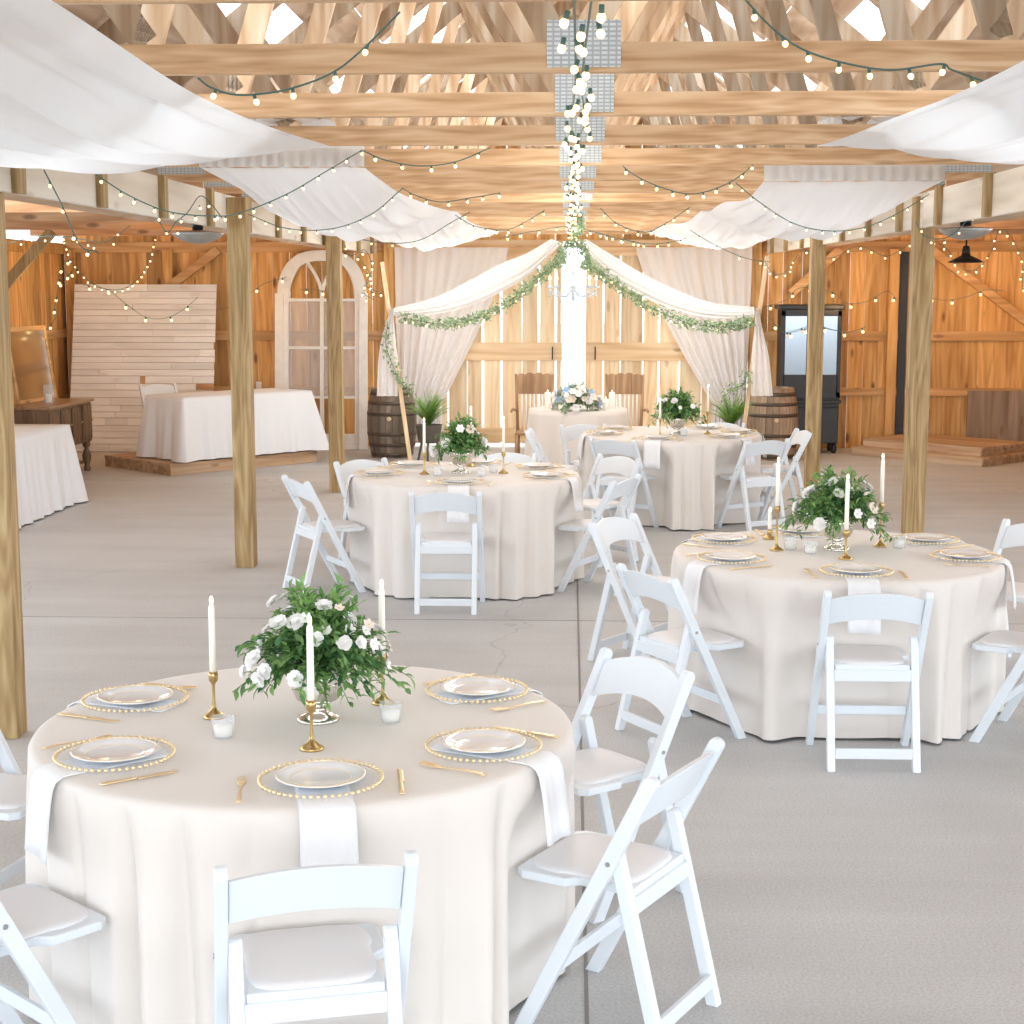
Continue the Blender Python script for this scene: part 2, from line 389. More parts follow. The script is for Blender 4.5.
# sliding barn doors with daylight between the boards
def barn_door(x0, x1, name):
    d = bpy.data.objects.new(name, None); COL.objects.link(d); d['kind'] = 'structure'; d.location = (x0, BW, 0)
    m2 = MB(); x = 0; W = x1 - x0
    while x < W - .03:
        w = min(random.uniform(.20, .30), W - x); g = random.choice((.010, .014, .02, .03, .035))
        m2.prism([(x, .05), (x + w - g, .05), (x + w - g, 2.66), (x, 2.66)], .02, .045); x += w
    m2.build('door_boards', W_door, d)
    m2 = MB()
    for z, h in ((1.22, .23), (.16, .18), (2.52, .2)): m2.box((W / 2, .0, z), (W, .035, h))
    m2.build('door_rail', W_doorrail, d, bev=.004)
    m2 = MB(); hx = W - .12 if x0 < 0 else .12
    m2.tube([(hx, -.02, 1.28), (hx, -.06, 1.25), (hx, -.06, 1.15), (hx, -.02, 1.12)], .008); m2.build('door_handle', M_blackm, d)
barn_door(-2.22, -.11, 'door_1'); barn_door(.19, 2.24, 'door_2')
# nave roof with open daylight strips; aisle ceilings
mb = MB()
for sx in (-1, 1):
    x = 0
    k = 0
    while x < 2.9:
        w = .24; k += 1
        segs = [(-2, 20.9)]
        if k in (5, 6, 8): segs = [(-2, 4.2), (6.4, 8.4), (10.6, 12.4), (15.2, 16.6), (19.3, 20.9)]
        for ya, yb in segs:
            xm = x + w / 2; zc = RZ(xm) + .03
            R = Matrix.Rotation(-sx * -math.atan(.80), 3, 'Y')
            mb.box((sx * xm, (ya + yb) / 2, zc), (w * sqrt(1 + .64) - .006, yb - ya, .02), R)
        x += w
struct(mb.build('ceiling', W_deck))
mb = MB()
for sx in (-1, 1):
    for i in range(18):
        x = 2.75 + .215 * i; mb.box((sx * (x + .1), 9.3, 2.84 + .0 * i), (.21, 23, .02))
struct(mb.build('ceiling', W_deck)).name = 'ceiling.001'
# headers over the posts, each board with its upright cleats
for sx, nm in ((-1, 'left'), (1, 'right')):
    t = thing('header_beam', 'long pale header board with upright cleats along the %s row of posts' % nm, 'beam', (sx * 2.46, 9, 2.56), 0, 'header beams over the posts')
    m2 = MB()
    for y0, y1 in ((-11, -4.4), (-4.4, 2.4), (2.4, 11.3)): m2.box((0, (y0 + y1) / 2, 0), (.04, y1 - y0 - .004, .24))
    m2.build('header_board', W_head, t, bev=.003)
    y = -9.5; m0 = None
    while y < 11.2:
        if m0 is None:
            m0 = MB().box((-sx * .04, 0, .0), (.04, .085, .25)).build('cleat', W_post, t, bev=.003); m0.location = (0, y, 0)
        else:
            c = m0.copy(); COL.objects.link(c); c.location = (0, y, 0)
        y += 1.26
# aisle joists
W_j = MB().box((0, 0, 0), (3.9, .04, .2)).build('aisle_joist', W_aisle, bev=.003)
first = True; ordn = ['first', 'second', 'third', 'fourth', 'fifth', 'sixth', 'seventh', 'eighth', 'ninth', 'tenth', 'eleventh', 'twelfth', 'thirteenth', 'fourteenth', 'fifteenth', 'sixteenth']
for sx, nm in ((-1, 'left'), (1, 'right')):
    for k in range(8):
        y = 5.0 + 2.0 * k
        if first: o = W_j; first = False
        else: o = W_j.copy(); COL.objects.link(o)
        o.location = (sx * 4.45, y, 2.73)
        tag(o, 'reddish wooden joist over the %s aisle, %s from the front' % (nm, ordn[k]), 'joist', 'ceiling joists over the aisles')

# ------------------------------------------------------------------ roof trusses
CH = [5.05 + 1.26 * k for k in range(-3, 13)]
def make_truss():
    t = thing('roof_truss', '', 'truss', (0, CH[0], 0), 0, 'wooden roof trusses')
    MB().box((0, 0, 2.725), (5.1, .038, .09)).build('bottom_chord', W_chord, t, bev=.003)
    for sx in (-1, 1):
        MB().bar((sx * 2.6, 0, 2.80), (0, 0, RZ(0) - .12), .038, .13, up=(0, 0, 1)).build('rafter', W_web, t, bev=.003)
        for a, b in (((.04, 2.77), (.86, RZ(.86) - .10)), ((.86, RZ(.86) - .10), (1.30, 2.77)), ((1.30, 2.77), (1.78, RZ(1.78) - .10))):
            MB().bar((sx * a[0], .0, a[1]), (sx * b[0], .0, b[1]), .036, .09, up=(1, 0, .3)).build('web', W_web, t, bev=.003)
    MB().box((.045, -.021, 2.765), (.225, .004, .14)).build('nail_plate', M_plate, t)
    for sx in (-1, 1):
        MB().box((sx * 2.42, -.021, 2.79), (.3, .004, .13)).build('nail_plate', M_plate, t)
    return t
T0 = make_truss()
for k, y in enumerate(CH):
    lb = 'pine roof truss with a galvanised plate at mid span, %s from the camera' % ordn[k]
    if k == 0: T0['label'] = lb
    else: dup(T0, lb, (random.uniform(-.01, .01), y, 0), random.uniform(-.002, .002))

# posts
PL = {('left', 0): (-2.45, 7.0, 'far left edge, nearest of all'), ('left', 1): (-2.37, 11.47, 'left side, behind the sheeted-table end'), }
posts = [(-2.565, 7.02, 'square pine post at the left edge of the view, nearest the camera'),
         (-2.37, 11.5, 'square pine post beside the white chairs, in front of the platform table'),
         (-2.33, 15.85, 'square pine post in front of the white gothic window frame'),
         (2.52, 7.02, 'square pine post at the right, just outside the view beside the nearest table'),
         (2.48, 11.55, 'square pine post behind the right-hand round table'),
         (2.41, 15.95, 'square pine post in front of the black cabinet')]
P0 = None
for x, y, lb in posts:
    if P0 is None: P0 = MB().box((0, 0, 1.33), (.14, .14, 2.66), rnd=False).build('wooden_post', W_post, bev=.006); o = P0
    else: o = P0.copy(); COL.objects.link(o)
    o.location = (x, y, 0); o.rotation_euler = (0, 0, random.choice((0, pi / 2, pi)))
    tag(o, lb, 'post', 'square pine posts')
def brace(a, b, lb, m=W_post):
    o = MB().bar(a, b, .06, .11).build('knee_brace', m, bev=.004); tag(o, lb, 'brace', 'diagonal knee braces'); return o
brace((-6.40, 17.03, 1.66), (-5.50, 17.03, 2.62), 'diagonal brace from the left wall up to the aisle ceiling, right of the leftmost post')
brace((5.75, 20.3, 1.55), (4.45, 20.3, 2.5), 'diagonal brace on the back wall right of the pendant lamp', W_rail)
brace((2.75, 20.3, 1.95), (3.35, 20.3, 2.5), 'diagonal brace on the back wall above the black cabinet', W_rail)
brace((-5.2, 20.3, 1.95), (-4.45, 20.3, 2.5), 'dark diagonal brace on the back wall above the whitewashed backdrop', W_rail)

# ------------------------------------------------------------------ fabric drapes under the trusses
def drape(name, label, sx, spans, xin, xout, hem, seed):
    """voile laid over the chords: hangs in bellies between the ys in spans"""
    rs = random.Random(seed); ph = [rs.uniform(0, 6.28) for _ in range(8)]
    m2 = MB(); nU, nV = 150, 34
    for (y0, y1, sag, xi0, xi1, xo0, xo1) in spans:
        def fn(u, v):
            xi = xi0 + (xi1 - xi0) * v; xo = xo0 + (xo1 - xo0) * v
            x = xi + (xo - xi) * u
            s = sin(pi * v) ** .8
            b = .30 + .95 * sin(pi * min(1, u * 1.02)) ** .8
            fold = .018 * sin(u * 34 + v * 6 + ph[0]) + .010 * sin(u * 71 - v * 5 + ph[1]) + .010 * sin(u * 17 + v * 9 + ph[2]) + .004 * sin(u * 118 + v * 6)
            fold *= (.35 + .65 * (1 - abs(2 * v - 1)))
            z = 2.675 - sag * s * b + fold * (.3 + s)
            y = y0 + (y1 - y0) * v + .03 * sin(u * 20 + ph[3]) * (1 if .05 < v < .95 else 0)
            return (sx * (x + .03 * sin(v * 7 + ph[4]) * s), y, z)
        m2.grid(fn, nU, nV)
    y0 = spans[0][0]; xi = spans[0][3]; xo = spans[0][5]
    if hem:      # gathered end hanging over the first chord
        m2.grid(lambda u, v: (sx * (xi + (xo - xi) * u), y0 - .025 - .010 * sin(u * 95 + ph[5]) * v - .012 * v, 2.79 - .115 * v), 90, 5)
    yl = spans[-1][1]; xi = spans[-1][4]; xo = spans[-1][6]
    m2.grid(lambda u, v: (sx * (xi + (xo - xi) * u), yl + .03 + .02 * sin(u * 40 + ph[6]), 2.675 + .12 * v + .012 * sin(u * 50 + ph[7]) * v), 60, 3)
    m2.grid(lambda u, v: (sx * (xi + (xo - xi) * u), yl + .03 - .12 * v + .02 * sin(u * 40 + ph[6]), 2.795 + .014 * sin(u * 50 + ph[7]) * (1 - v)), 60, 2)
    o = m2.build(name, F_drape); return tag(o, label, 'drape', 'white voile drapes slung under the trusses')
drape('ceiling_drape', 'large white voile drape hanging overhead at the upper left, nearest the camera', -1, [(2.53, 7.57, .185, 1.15, 1.10, 2.3, 2.3)], 0, 0, False, 3)
drape('ceiling_drape', 'large white voile drape hanging overhead at the upper right, nearest the camera', 1, [(2.53, 7.57, .175, 1.17, 1.13, 2.3, 2.3)], 0, 0, False, 4)
drape('ceiling_drape', 'white voile drape in two bellies over the left side, before the back curtains', -1, [(8.83, 13.87, .225, 1.12, .98, 2.02, 2.1), (13.87, 19.0, .19, .98, .80, 2.1, 2.1)], 0, 0, True, 5)
drape('ceiling_drape', 'white voile drape in two bellies over the right side, before the back curtains', 1, [(10.09, 13.87, .225, 1.18, 1.1, 2.28, 2.2), (13.87, 19.0, .19, 1.1, .85, 2.2, 2.1)], 0, 0, True, 6)

# ------------------------------------------------------------------ back curtains, arch swags
def sheer(name, label, sx, x0, x1, xg0, xg1, seed):
    rs = random.Random(seed); p = rs.uniform(0, 6)
    def fn(u, v):
        a = sx * (x0 + (x1 - x0) * u); g = sx * (xg0 + (xg1 - xg0) * u)
        k = v ** 1.25
        if v > .8: k = .757 - (v - .8) * .1
        k = min(1, k * 1.32)
        x = a + (g - a) * k
        z = 2.52 - 2.42 * v
        y = BW - .24 + .035 * sin(u * 60 + p) * (.5 + v) + .02 * sin(u * 23 + v * 5)
        return (x, y, z)
    m2 = MB(); m2.grid(fn, 130, 30)
    o = m2.build(name, F_sheer); return tag(o, label, 'curtain', 'white sheer curtains on the barn doors')
sheer('sheer_curtain', 'white sheer curtain gathered to the left of the barn doors', -1, .78, 2.2, 1.62, 2.16, 1)
sheer('sheer_curtain', 'white sheer curtain gathered to the right of the barn doors', 1, .80, 2.24, 1.78, 2.2, 2)
MB().bar((-2.3, BW - .24, 2.53), (2.3, BW - .24, 2.53), .02, .02).build('curtain_rod', W_rail)
tag(bpy.data.objects['curtain_rod'], 'thin wooden rod the sheer curtains hang from', 'rod')
AY = 18.2
def cat_path(pts, n=10):
    pts = [Vector(p) for p in pts]; out = []
    P = [pts[0] * 2 - pts[1]] + pts + [pts[-1] * 2 - pts[-2]]
    for i in range(1, len(P) - 2):
        a, b, c, d = P[i - 1], P[i], P[i + 1], P[i + 2]
        for k in range(n):
            t = k / n
            out.append(.5 * ((2 * b) + (c - a) * t + (2 * a - 5 * b + 4 * c - d) * t * t + (3 * b - a - 3 * c + d) * t ** 3))
    out.append(pts[-1]); return out
def swag(label, tail_label, up, lo, tail, seed):
    U = cat_path([at(x, y, AY) for x, y in up]); Lw = cat_path([at(x, y, AY) for x, y in lo]); n = len(U) - 1
    def fn(u, v):
        i = min(n - 1, int(v * n)); f = v * n - i
        a = U[i].lerp(U[i + 1], f); b = Lw[i].lerp(Lw[i + 1], f)
        p = a.lerp(b, u); return (p.x, p.y - .07 * sin(pi * u) + .014 * sin(u * 26 + seed + v * 3), p.z)
    o = MB().grid(fn, 30, 60).build('arch_swag', F_sheer); tag(o, label, 'drape', 'white swags of the arch')
    tl = [at(x, y, AY + .05) for x, y in tail[0]]; tr = [at(x, y, AY + .05) for x, y in tail[1]]
    TL = cat_path(tl); TR = cat_path(tr); m = len(TL) - 1
    def f2(u, v):
        i = min(m - 1, int(v * m)); f = v * m - i
        p = TL[i].lerp(TL[i + 1], f).lerp(TR[i].lerp(TR[i + 1], f), u); return (p.x, p.y - .02 + .025 * sin(u * 19 + seed), p.z)
    MB().grid(f2, 24, 30).build('tail', F_sheer, o)
swag('white swag from the arch centre to the left pole, tail behind the barrel', '', [(551, 239), (525, 254), (500, 264), (470, 280), (435, 297), (394, 308)], [(562, 243), (530, 274), (503, 291), (470, 306), (435, 314), (394, 316)],
     ([(391, 308), (384, 330), (379, 355), (377, 396)], [(393, 308), (395, 330), (397, 355), (398, 396)]), 0)
swag('white swag from the arch centre to the right pole, tail behind the barrel', '', [(586, 239), (612, 255), (640, 272), (672, 288), (710, 302), (754, 307)], [(577, 243), (608, 276), (637, 293), (668, 308), (710, 318), (754, 318)],
     ([(756, 308), (754, 330), (752, 355), (751, 396)], [(758, 308), (764, 335), (769, 358), (773, 396)]), 2)
for px, lb in (((382, 262, 400, 388), 'slim slanted wooden pole holding the left end of the arch swag'), ((767, 256, 749, 390), 'slim slanted wooden pole holding the right end of the arch swag')):
    a = at(px[0], px[1], AY + .12); b = at(px[2], px[3], AY + .12); b2 = a + (b - a) * ((a.z - .0) / (a.z - b.z))
    b2.z = 0.0
    tag(MB().bar(a, b2, .045, .045).build('arch_pole', W_door, bev=.004), lb, 'pole', 'poles of the arch')

# ------------------------------------------------------------------ greenery
def leaf(m2, p, d, n, ln, w, fold=.25):
    """pointed leaf from p along d with normal n"""
    d = d.normalized(); s = d.cross(n)
    if s.length < 1e-4: s = d.orthogonal()
    s.normalize(); n = s.cross(d)
    b = len(m2.v)
    for t, ww, dz in ((0, 0.02, 0), (.3, .42, .03), (.62, .40, .02), (1, 0, -.12)):
        c = p + d * ln * t + n * dz * ln
        if ww == 0 : m2.v.append(c)
        else:
            m2.v.append(c - s * w * ww + n * w * fold * ww); m2.v.append(c - n * w * .05); m2.v.append(c + s * w * ww + n * w * fold * ww)
    o = m2.cs; m2.cs = True
    for i in (0, 3): 
        m2.face([b + i, b + i + 1, b + i + 4, b + i + 3]); m2.face([b + i + 1, b + i + 2, b + i + 5, b + i + 4])
    m2.face([b + 6, b + 7, b + 9]); m2.face([b + 7, b + 8, b + 9]); m2.cs = o
def rv(rs, s=1): return Vector((rs.uniform(-1, 1), rs.uniform(-1, 1), rs.uniform(-1, 1))) * s
def rose(rs, r):
    """layered cup of petals at origin facing +z"""
    m2 = MB()
    for ring, (cnt, tilt, sc) in enumerate(((3, .25, .45), (5, .55, .7), (6, .95, .9), (7, 1.3, 1.0))):
        for k in range(cnt):
            a = 2 * pi * k / cnt + ring * .7 + rs.uniform(-.15, .15); tl = tilt + rs.uniform(-.12, .12); ln = r * sc * rs.uniform(.9, 1.1)
            def fn(u, v, a=a, tl=tl, ln=ln):
                w = (u - .5) * 2; wd = ln * .62 * sin(pi * (.12 + .80 * v)) ** .7
                rr = v * ln; x = rr * sin(tl) + (v ** 3) * .15 * ln; z = rr * cos(tl) * .75 + .12 * ln * (w * w) * .8; y = w * wd
                return (x * cos(a) - y * sin(a), x * sin(a) + y * cos(a), z)
            m2.grid(fn, 4, 4)
    return m2
def blossom(rs, r):
    m2 = MB()
    for k in range(6):
        a = 2 * pi * k / 6 + rs.uniform(-.1, .1)
        def fn(u, v, a=a):
            w = (u - .5) * 2; x = v * r; y = w * r * .42 * sin(pi * (.1 + .8 * v)) ** .6; z = .35 * r * v - .1 * r * w * w + rs.uniform(-.02, .02) * r
            return (x * cos(a) - y * sin(a), x * sin(a) + y * cos(a), z)
        m2.grid(fn, 3, 3)
    m2.cm = 1; m2.ball((0, 0, .1 * r), r * .12, 8, 4); m2.cm = 0
    return m2
def aim(o, loc, d):
    o.location = loc; o.rotation_mode = 'QUATERNION'; o.rotation_quaternion = Vector(d).to_track_quat('Z', 'Y')
def arrangement(label, loc, W, H, seed, nstem, nflow, lm=M_leaf, flm=None, droop=0, leafl=.042, group=None, cz=.02, blue=False, big=None):
    """flower arrangement: foliage mesh, stems, single flowers; origin at the vessel's mouth"""
    rs = random.Random(seed)
    t = thing('flower_arrangement', label, 'flowers', loc, 0, group)
    fol = MB(); st = MB()
    for k in range(nstem):
        a = rs.uniform(0, 2 * pi); el = rs.uniform(-.02, 1.35) if rs.random() < .8 else rs.uniform(.6, 1.5)
        d = Vector((cos(a) * cos(el), sin(a) * cos(el), sin(el)))
        R = (W / 2 * cos(el) ** 2 + H * max(.25, sin(el)) ** 1 * sin(el) ** 2 + (.0 if el > 0 else .0)) * rs.uniform(.65, 1.06)
        pts = []; p0 = Vector((rs.uniform(-.02, .02), rs.uniform(-.02, .02), cz))
        for i in range(7):
            u = i / 6; p = p0 + d * R * u; p.z += .03 * sin(pi * u) - (.03 + droop * .5 * (k % 3 == 0)) * max(0, cos(el)) * u * u * (W / .5)
            pts.append(p)
        st.tube(pts, [.0022 - .0012 * i / 6 for i in range(7)], 4, cap=False)
        m = int(5 + R * 34)
        for j in range(m):
            u = .25 + .75 * (j + rs.random()) / m; i = min(5, int(u * 6)); p = pts[i].lerp(pts[i + 1], u * 6 - i)
            tan = (pts[min(6, i + 1)] - pts[i]).normalized()
            ld = tan * .7 + rv(rs, .9); ld.z -= .1
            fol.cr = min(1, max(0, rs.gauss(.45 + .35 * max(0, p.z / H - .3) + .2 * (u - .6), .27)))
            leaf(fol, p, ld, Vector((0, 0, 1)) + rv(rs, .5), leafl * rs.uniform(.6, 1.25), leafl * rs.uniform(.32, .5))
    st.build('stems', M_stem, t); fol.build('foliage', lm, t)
    protos = []
    for i in range(2):
        protos.append((rose(rs, .034), [M_petal], 'rose')); 
    protos.append((blossom(rs, .028), [M_petal, M_eye], 'blossom')); protos.append((blossom(rs, .03), [M_blush, M_eye], 'blossom'))
    if blue: protos.append((blossom(rs, .034), [M_blue, M_blue], 'blossom')); protos.append((rose(rs, .034), [M_blue], 'rose'))
    meshes = []
    for mbx, ms, nm in protos: meshes.append([mbx, ms, nm, None])
    order = [0, 1, 2, 1, 0, 3, 0, 1] if not blue else [0, 4, 1, 5, 2, 4, 0, 3]
    for k in range(nflow):
        a = (k * 2.4) % (2 * pi) + rs.uniform(-.3, .3); el = rs.uniform(.02, 1.3)
        d = Vector((cos(a) * cos(el), sin(a) * cos(el), sin(el)))
        Rr = (W / 2 * cos(el) ** 2 + H * sin(el) ** 2) * rs.uniform(.66, .92)
        p = Vector((0, 0, cz)) + d * Rr; p.z -= .02 * cos(el)
        q = meshes[order[k % len(order)]]
        if q[3] is None:
            o = q[0].build(q[2], q[1], t); q[3] = o
        else:
            o = q[3].copy(); COL.objects.link(o)
        o.scale = (rs.uniform(.85, 1.25) * (big or 1),) * 3
        aim(o, p, d + rv(rs, .3) + Vector((0, -.3, 0)))
    return t
def garland(label, pts, seed, dens=520, width=.11, group='leafy garlands on the arch', light=False):
    rs = random.Random(seed); P = cat_path(pts, 8); L_ = sum((P[i + 1] - P[i]).length for i in range(len(P) - 1))
    t = thing('leaf_garland', label, 'garland', P[0], 0, group); o0 = P[0].copy()
    st = MB(); st.tube([p - o0 for p in P], .004, 5); st.build('stem', M_stem, t)
    f = MB()
    for k in range(int(L_ * dens)):
        u = rs.random() * (len(P) - 1.001); i = int(u); p = P[i].lerp(P[i + 1], u - i) - o0 + rv(rs, width * .5); tan = (P[i + 1] - P[i]).normalized()
        f.cr = rs.random(); leaf(f, p, tan * rs.uniform(-.6, 1) + rv(rs, 1), rv(rs, 1) + Vector((0, -.6, .4)), rs.uniform(.035, .065), rs.uniform(.018, .03))
    f.build('foliage', M_leafb, t)
    return t
g = lambda L_: [at(x, y, AY - .12) for x, y in L_]
garland('eucalyptus garland draped from the arch centre to the left pole', g([(566, 256), (545, 272), (515, 297), (482, 316), (445, 324), (403, 318)]), 1)
garland('eucalyptus garland draped from the arch centre to the right pole', g([(584, 262), (605, 276), (640, 301), (685, 322), (725, 327), (752, 320)]), 2)
garland('short garland hanging down the left arch pole onto the dark barrel', [at(x, y, AY - .0) for x, y in [(388, 322), (386, 345), (394, 368), (402, 384), (412, 392)]], 3, 170)
garland('short garland hanging beside the right arch pole above the fern', [at(x, y, AY - .0) for x, y in [(746, 372), (744, 384), (735, 388), (722, 398)]], 4, 200)
garland('bushy leaf cluster hung at the roof above the chandelier', [at(x, y, 17.5) for x, y in [(556, 262), (566, 246), (576, 244), (584, 250), (590, 264)]], 5, 420, .09)
garland('leafy vine wound along the far end of the roof lights', [(.05, 14.5, 2.62), (.07, 16, 2.63), (.05, 17.6, 2.60)], 6, 120, .08)

# ------------------------------------------------------------------ chandelier
def chandelier():
    c = at(573, 290, 17.5); t = thing('chandelier', 'small crystal chandelier with candle lamps hanging before the barn doors', 'chandelier', c)
    m2 = MB(); m2.tube([(0, 0, .22), (0, 0, .62)], .006, 6); m2.build('chain', M_alu, t)
    m2 = MB(); m2.lathe([(.004, -.12), (.022, -.10), (.03, -.06), (.014, -.03), (.03, .0), (.05, .02), (.02, .05), (.012, .12), (.03, .16), (.01, .2), (.004, .22)], n=12); m2.build('body', M_crystal, t)
    arm = MB(); arm.tube(cat_path([(0.02, 0, 0), (.10, 0, -.07), (.20, 0, -.05), (.25, 0, .02)], 5), .007, 6); arm.lathe([(.008, .02), (.035, .03), (.04, .045)], (.25, 0, 0), 10)
    for q in range(3): arm.ball((.25, .0, -.01 - .028 * q), .012, 6, 4)
    for q in range(2): arm.ball((.13, 0, -.1 - .026 * q), .011, 6, 4)
    can = MB(); can.tube([(.25, 0, .04), (.25, 0, .10)], .009, 8); fl = MB(); fl.ball((.25, 0, .13), .014, 8, 6, (1, 1, 2))
    a0 = arm.build('arm', M_crystal, t); c0 = can.build('candle_sleeve', M_wax, a0); f0 = fl.build('bulb', M_bulb, a0)
    for k in range(1, 8):
        a = a0.copy(); COL.objects.link(a); a.rotation_euler = (0, 0, k * pi / 4)
        for s_ in (c0, f0): b = s_.copy(); COL.objects.link(b); b.parent = a
    for k in range(2):
        m2 = MB(); R = (.10, .24)[k]; zz = (.16, -.02)[k]
        for j in range(24):
            a = 2 * pi * j / 24; m2.ball((R * cos(a), R * sin(a), zz - .03 * abs(sin(4 * a))), .009, 6, 4)
        m2.build('crystal_strand', M_crystal, t)
chandelier()

# ------------------------------------------------------------------ white folding chair
def make_chair():
    t = thing('folding_chair', '', 'chair', (0, 0, 0), 0, 'white folding chairs at the round tables')
    top = Vector((0, -.20, .765)); bot = Vector((0, .19, .0)); d = (top - bot).normalized()
    for sx in (-1, 1):
        m2 = MB(); x = sx * .211
        # flat stile, rounded at the top
        n = Vector((0, d.z, -d.y)); prof = []
        for k in range(7):
            a = pi * k / 6; prof.append((top + n * cos(a) * .021 + d * (sin(a) * .018 - .01)))
        b0 = bot - n * .021; b1 = bot + n * .021
        b0 = b0 - d * (b0.z / d.z); b1 = b1 - d * (b1.z / d.z)
        poly = [b1] + prof + [b0]; s = len(m2.v); kk = len(poly)
        for q in (-.015, .015):
            for p in poly: m2.v.append(Vector((x + q, p.y, p.z)))
        m2.face(list(range(s, s + kk))); m2.face(list(range(s + kk, s + 2 * kk))[::-1])
        for i in range(kk): m2.face([s + i, s + kk + i, s + kk + (i + 1) % kk, s + (i + 1) % kk])
        m2.build('leg', M_chair, t, bev=.004)
        # rear leg pinned to the stile just above the seat
        m2 = MB(); x = sx * .179; a = Vector((0, -.078, .55)); b = Vector((0, -.215, 0)); e = (a - b).normalized(); n = Vector((0, e.z, -e.y)); poly = []
        for k in range(7):
            an = pi * k / 6; poly.append(a + n * cos(an) * .018 + e * (sin(an) * .018 - .01))
        b0 = b - n * .018; b1 = b + n * .018; b0 = b0 - e * (b0.z / e.z); b1 = b1 - e * (b1.z / e.z); poly = [b1] + poly + [b0]; s = 0; kk = len(poly)
        for q in (-.0165, .0165):
            for p in poly: m2.v.append(Vector((x + q, p.y, p.z)))
        m2.face(list(range(s, s + kk))); m2.face(list(range(s + kk, s + 2 * kk))[::-1])
        for i in range(kk): m2.face([s + i, s + kk + i, s + kk + (i + 1) % kk, s + (i + 1) % kk])
        m2.build('leg', M_chair, t, bev=.004)
    # backrest: bowed arched panel between the stiles
    m2 = MB(); nx = 14
    def P(u, zz, off):
        x = (u - .5) * .39; w = 1 - (2 * u - 1) ** 2
        y = -.20 + (.765 - zz) * (.39 / .765) - .028 * w + off
        return Vector((x, y, zz))
    for i in range(nx + 1):
        u = i / nx; w = 1 - (2 * u - 1) ** 2
        zt = .735 + .035 * w; zb = .615 + .033 * w
        m2.v += [P(u, zt, -.009), P(u, zt, .009), P(u, zb, .009), P(u, zb, -.009)]
    for i in range(nx):
        b = i * 4
        for k in range(4): m2.face([b + k, b + (k + 1) % 4, b + 4 + (k + 1) % 4, b + 4 + k])
    m2.face([0, 3, 2, 1]); m2.face([nx * 4 + k for k in range(4)])
    m2.build('backrest', M_chair, t, bev=.003)
    # seat with pad
    m2 = MB(); m2.slab([(-.158, -.125), (.158, -.125), (.158, .04), (.190, .07), (.190, .205), (.168, .232), (-.168, .232), (-.190, .205), (-.190, .07), (-.158, .04)], .415, .440)
    se = m2.build('seat', M_chair, t, bev=.005)
    m2 = MB()
    def pad(u, v):
        # u round, v radial with soft edge
        a = 2 * pi * u; n = 5; c, s_ = cos(a), sin(a)
        r = (abs(c) ** n + abs(s_) ** n) ** (-1 / n)
        k = (0, .6, .9, .98, 1.0, 1.0)[int(v * 5 + .01)]; z = (.455, .4545, .452, .448, .443, .438)[int(v * 5 + .01)]
        return (c * r * .152 * k * (1 + .06 * (s_ > .3)), .052 + s_ * r * .168 * k, z)
    m2.grid(pad, 40, 5, closed=True); m2.build('cushion', M_vinyl, se)
    MB().box((0, -.128, .395), (.325, .016, .05)).build('seat_rail', M_chair, t, bev=.003)
    MB().box((0, -.208, .075), (.325, .016, .045)).build('stretcher', M_chair, t, bev=.003)
    MB().box((0, .098, .185), (.39, .016, .04)).build('stretcher', M_chair, t, bev=.003)
    for sx in (-1, 1): MB().tube([(sx * .19, -.078, .52), (sx * .229, -.078, .52)], .007, 8).build('pivot_bolt', M_bolt, t)
    return t
C0 = make_chair()
def face_ang(dx, dy): return atan2(dy, dx) - pi / 2
chairs = [
 ((-.555, 3.385), (-.26, .97), 'white folding chair in front of the nearest round table, back to the camera'),
 ((.32, 4.20), (-.88, .48), 'white folding chair at the right front of the nearest round table, seen side on'),
 ((.265, 5.35), (-.78, -.62), 'white folding chair at the right rear of the nearest round table'),
 ((-1.59, 3.65), (.66, .75), 'white folding chair at the lower left corner, by the nearest round table'),
 ((-2.06, 4.92), (.97, -.22), 'white folding chair at the left edge, between the post and nearest table'),
 ((1.29, 6.62), (.0, 1), 'white folding chair in front of the right-hand round table, back to the camera'),
 ((.34, 7.07), (.86, .52), 'white folding chair at the left front of the right-hand round table'),
 ((.235, 8.74), (.83, -.56), 'white folding chair at the left rear of the right-hand round table'),
 ((2.54, 8.62), (-.72, -.69), 'white folding chair at the right rear of the right-hand round table, cut by frame'),
 ((2.27, 7.05), (-.85, .52), 'white folding chair at the right front of the right-hand round table, cut by frame'),
 ((-.775, 9.835), (0.0, 1), 'white folding chair in front of the left-centre round table, back to the camera'),
 ((-1.83, 10.51), (.86, .50), 'white folding chair at the left front of the left-centre round table'),
 ((-1.545, 11.67), (.66, -.75), 'white folding chair at the left rear of the left-centre round table'),
 ((.38, 10.62), (-.90, .43), 'white folding chair at the right front of the left-centre round table'),
 ((.37, 11.97), (-.76, -.65), 'white folding chair at the right rear of the left-centre round table'),
 ((-.48, 12.22), (-.17, -.98), 'white folding chair behind the left-centre round table, facing the camera'),
 ((.35, 13.32), (.55, .83), 'white folding chair at the left front of the farthest round table, back to camera'),
 ((.115, 14.80), (.33, -.94), 'white folding chair at the left rear of the farthest round table, facing the camera'),
 ((-.37, 14.15), (1, -.03), 'white folding chair left of the farthest round table, seen edge on'),
 ((1.645, 13.34), (-.50, .86), 'white folding chair at the right front of the farthest round table'),
 ((2.07, 14.25), (-.99, -.12), 'white folding chair right of the farthest round table, beside the post, edge on'),
 ((1.42, 15.05), (-.3, -.95), 'white folding chair behind the farthest round table, only its top showing'),
]
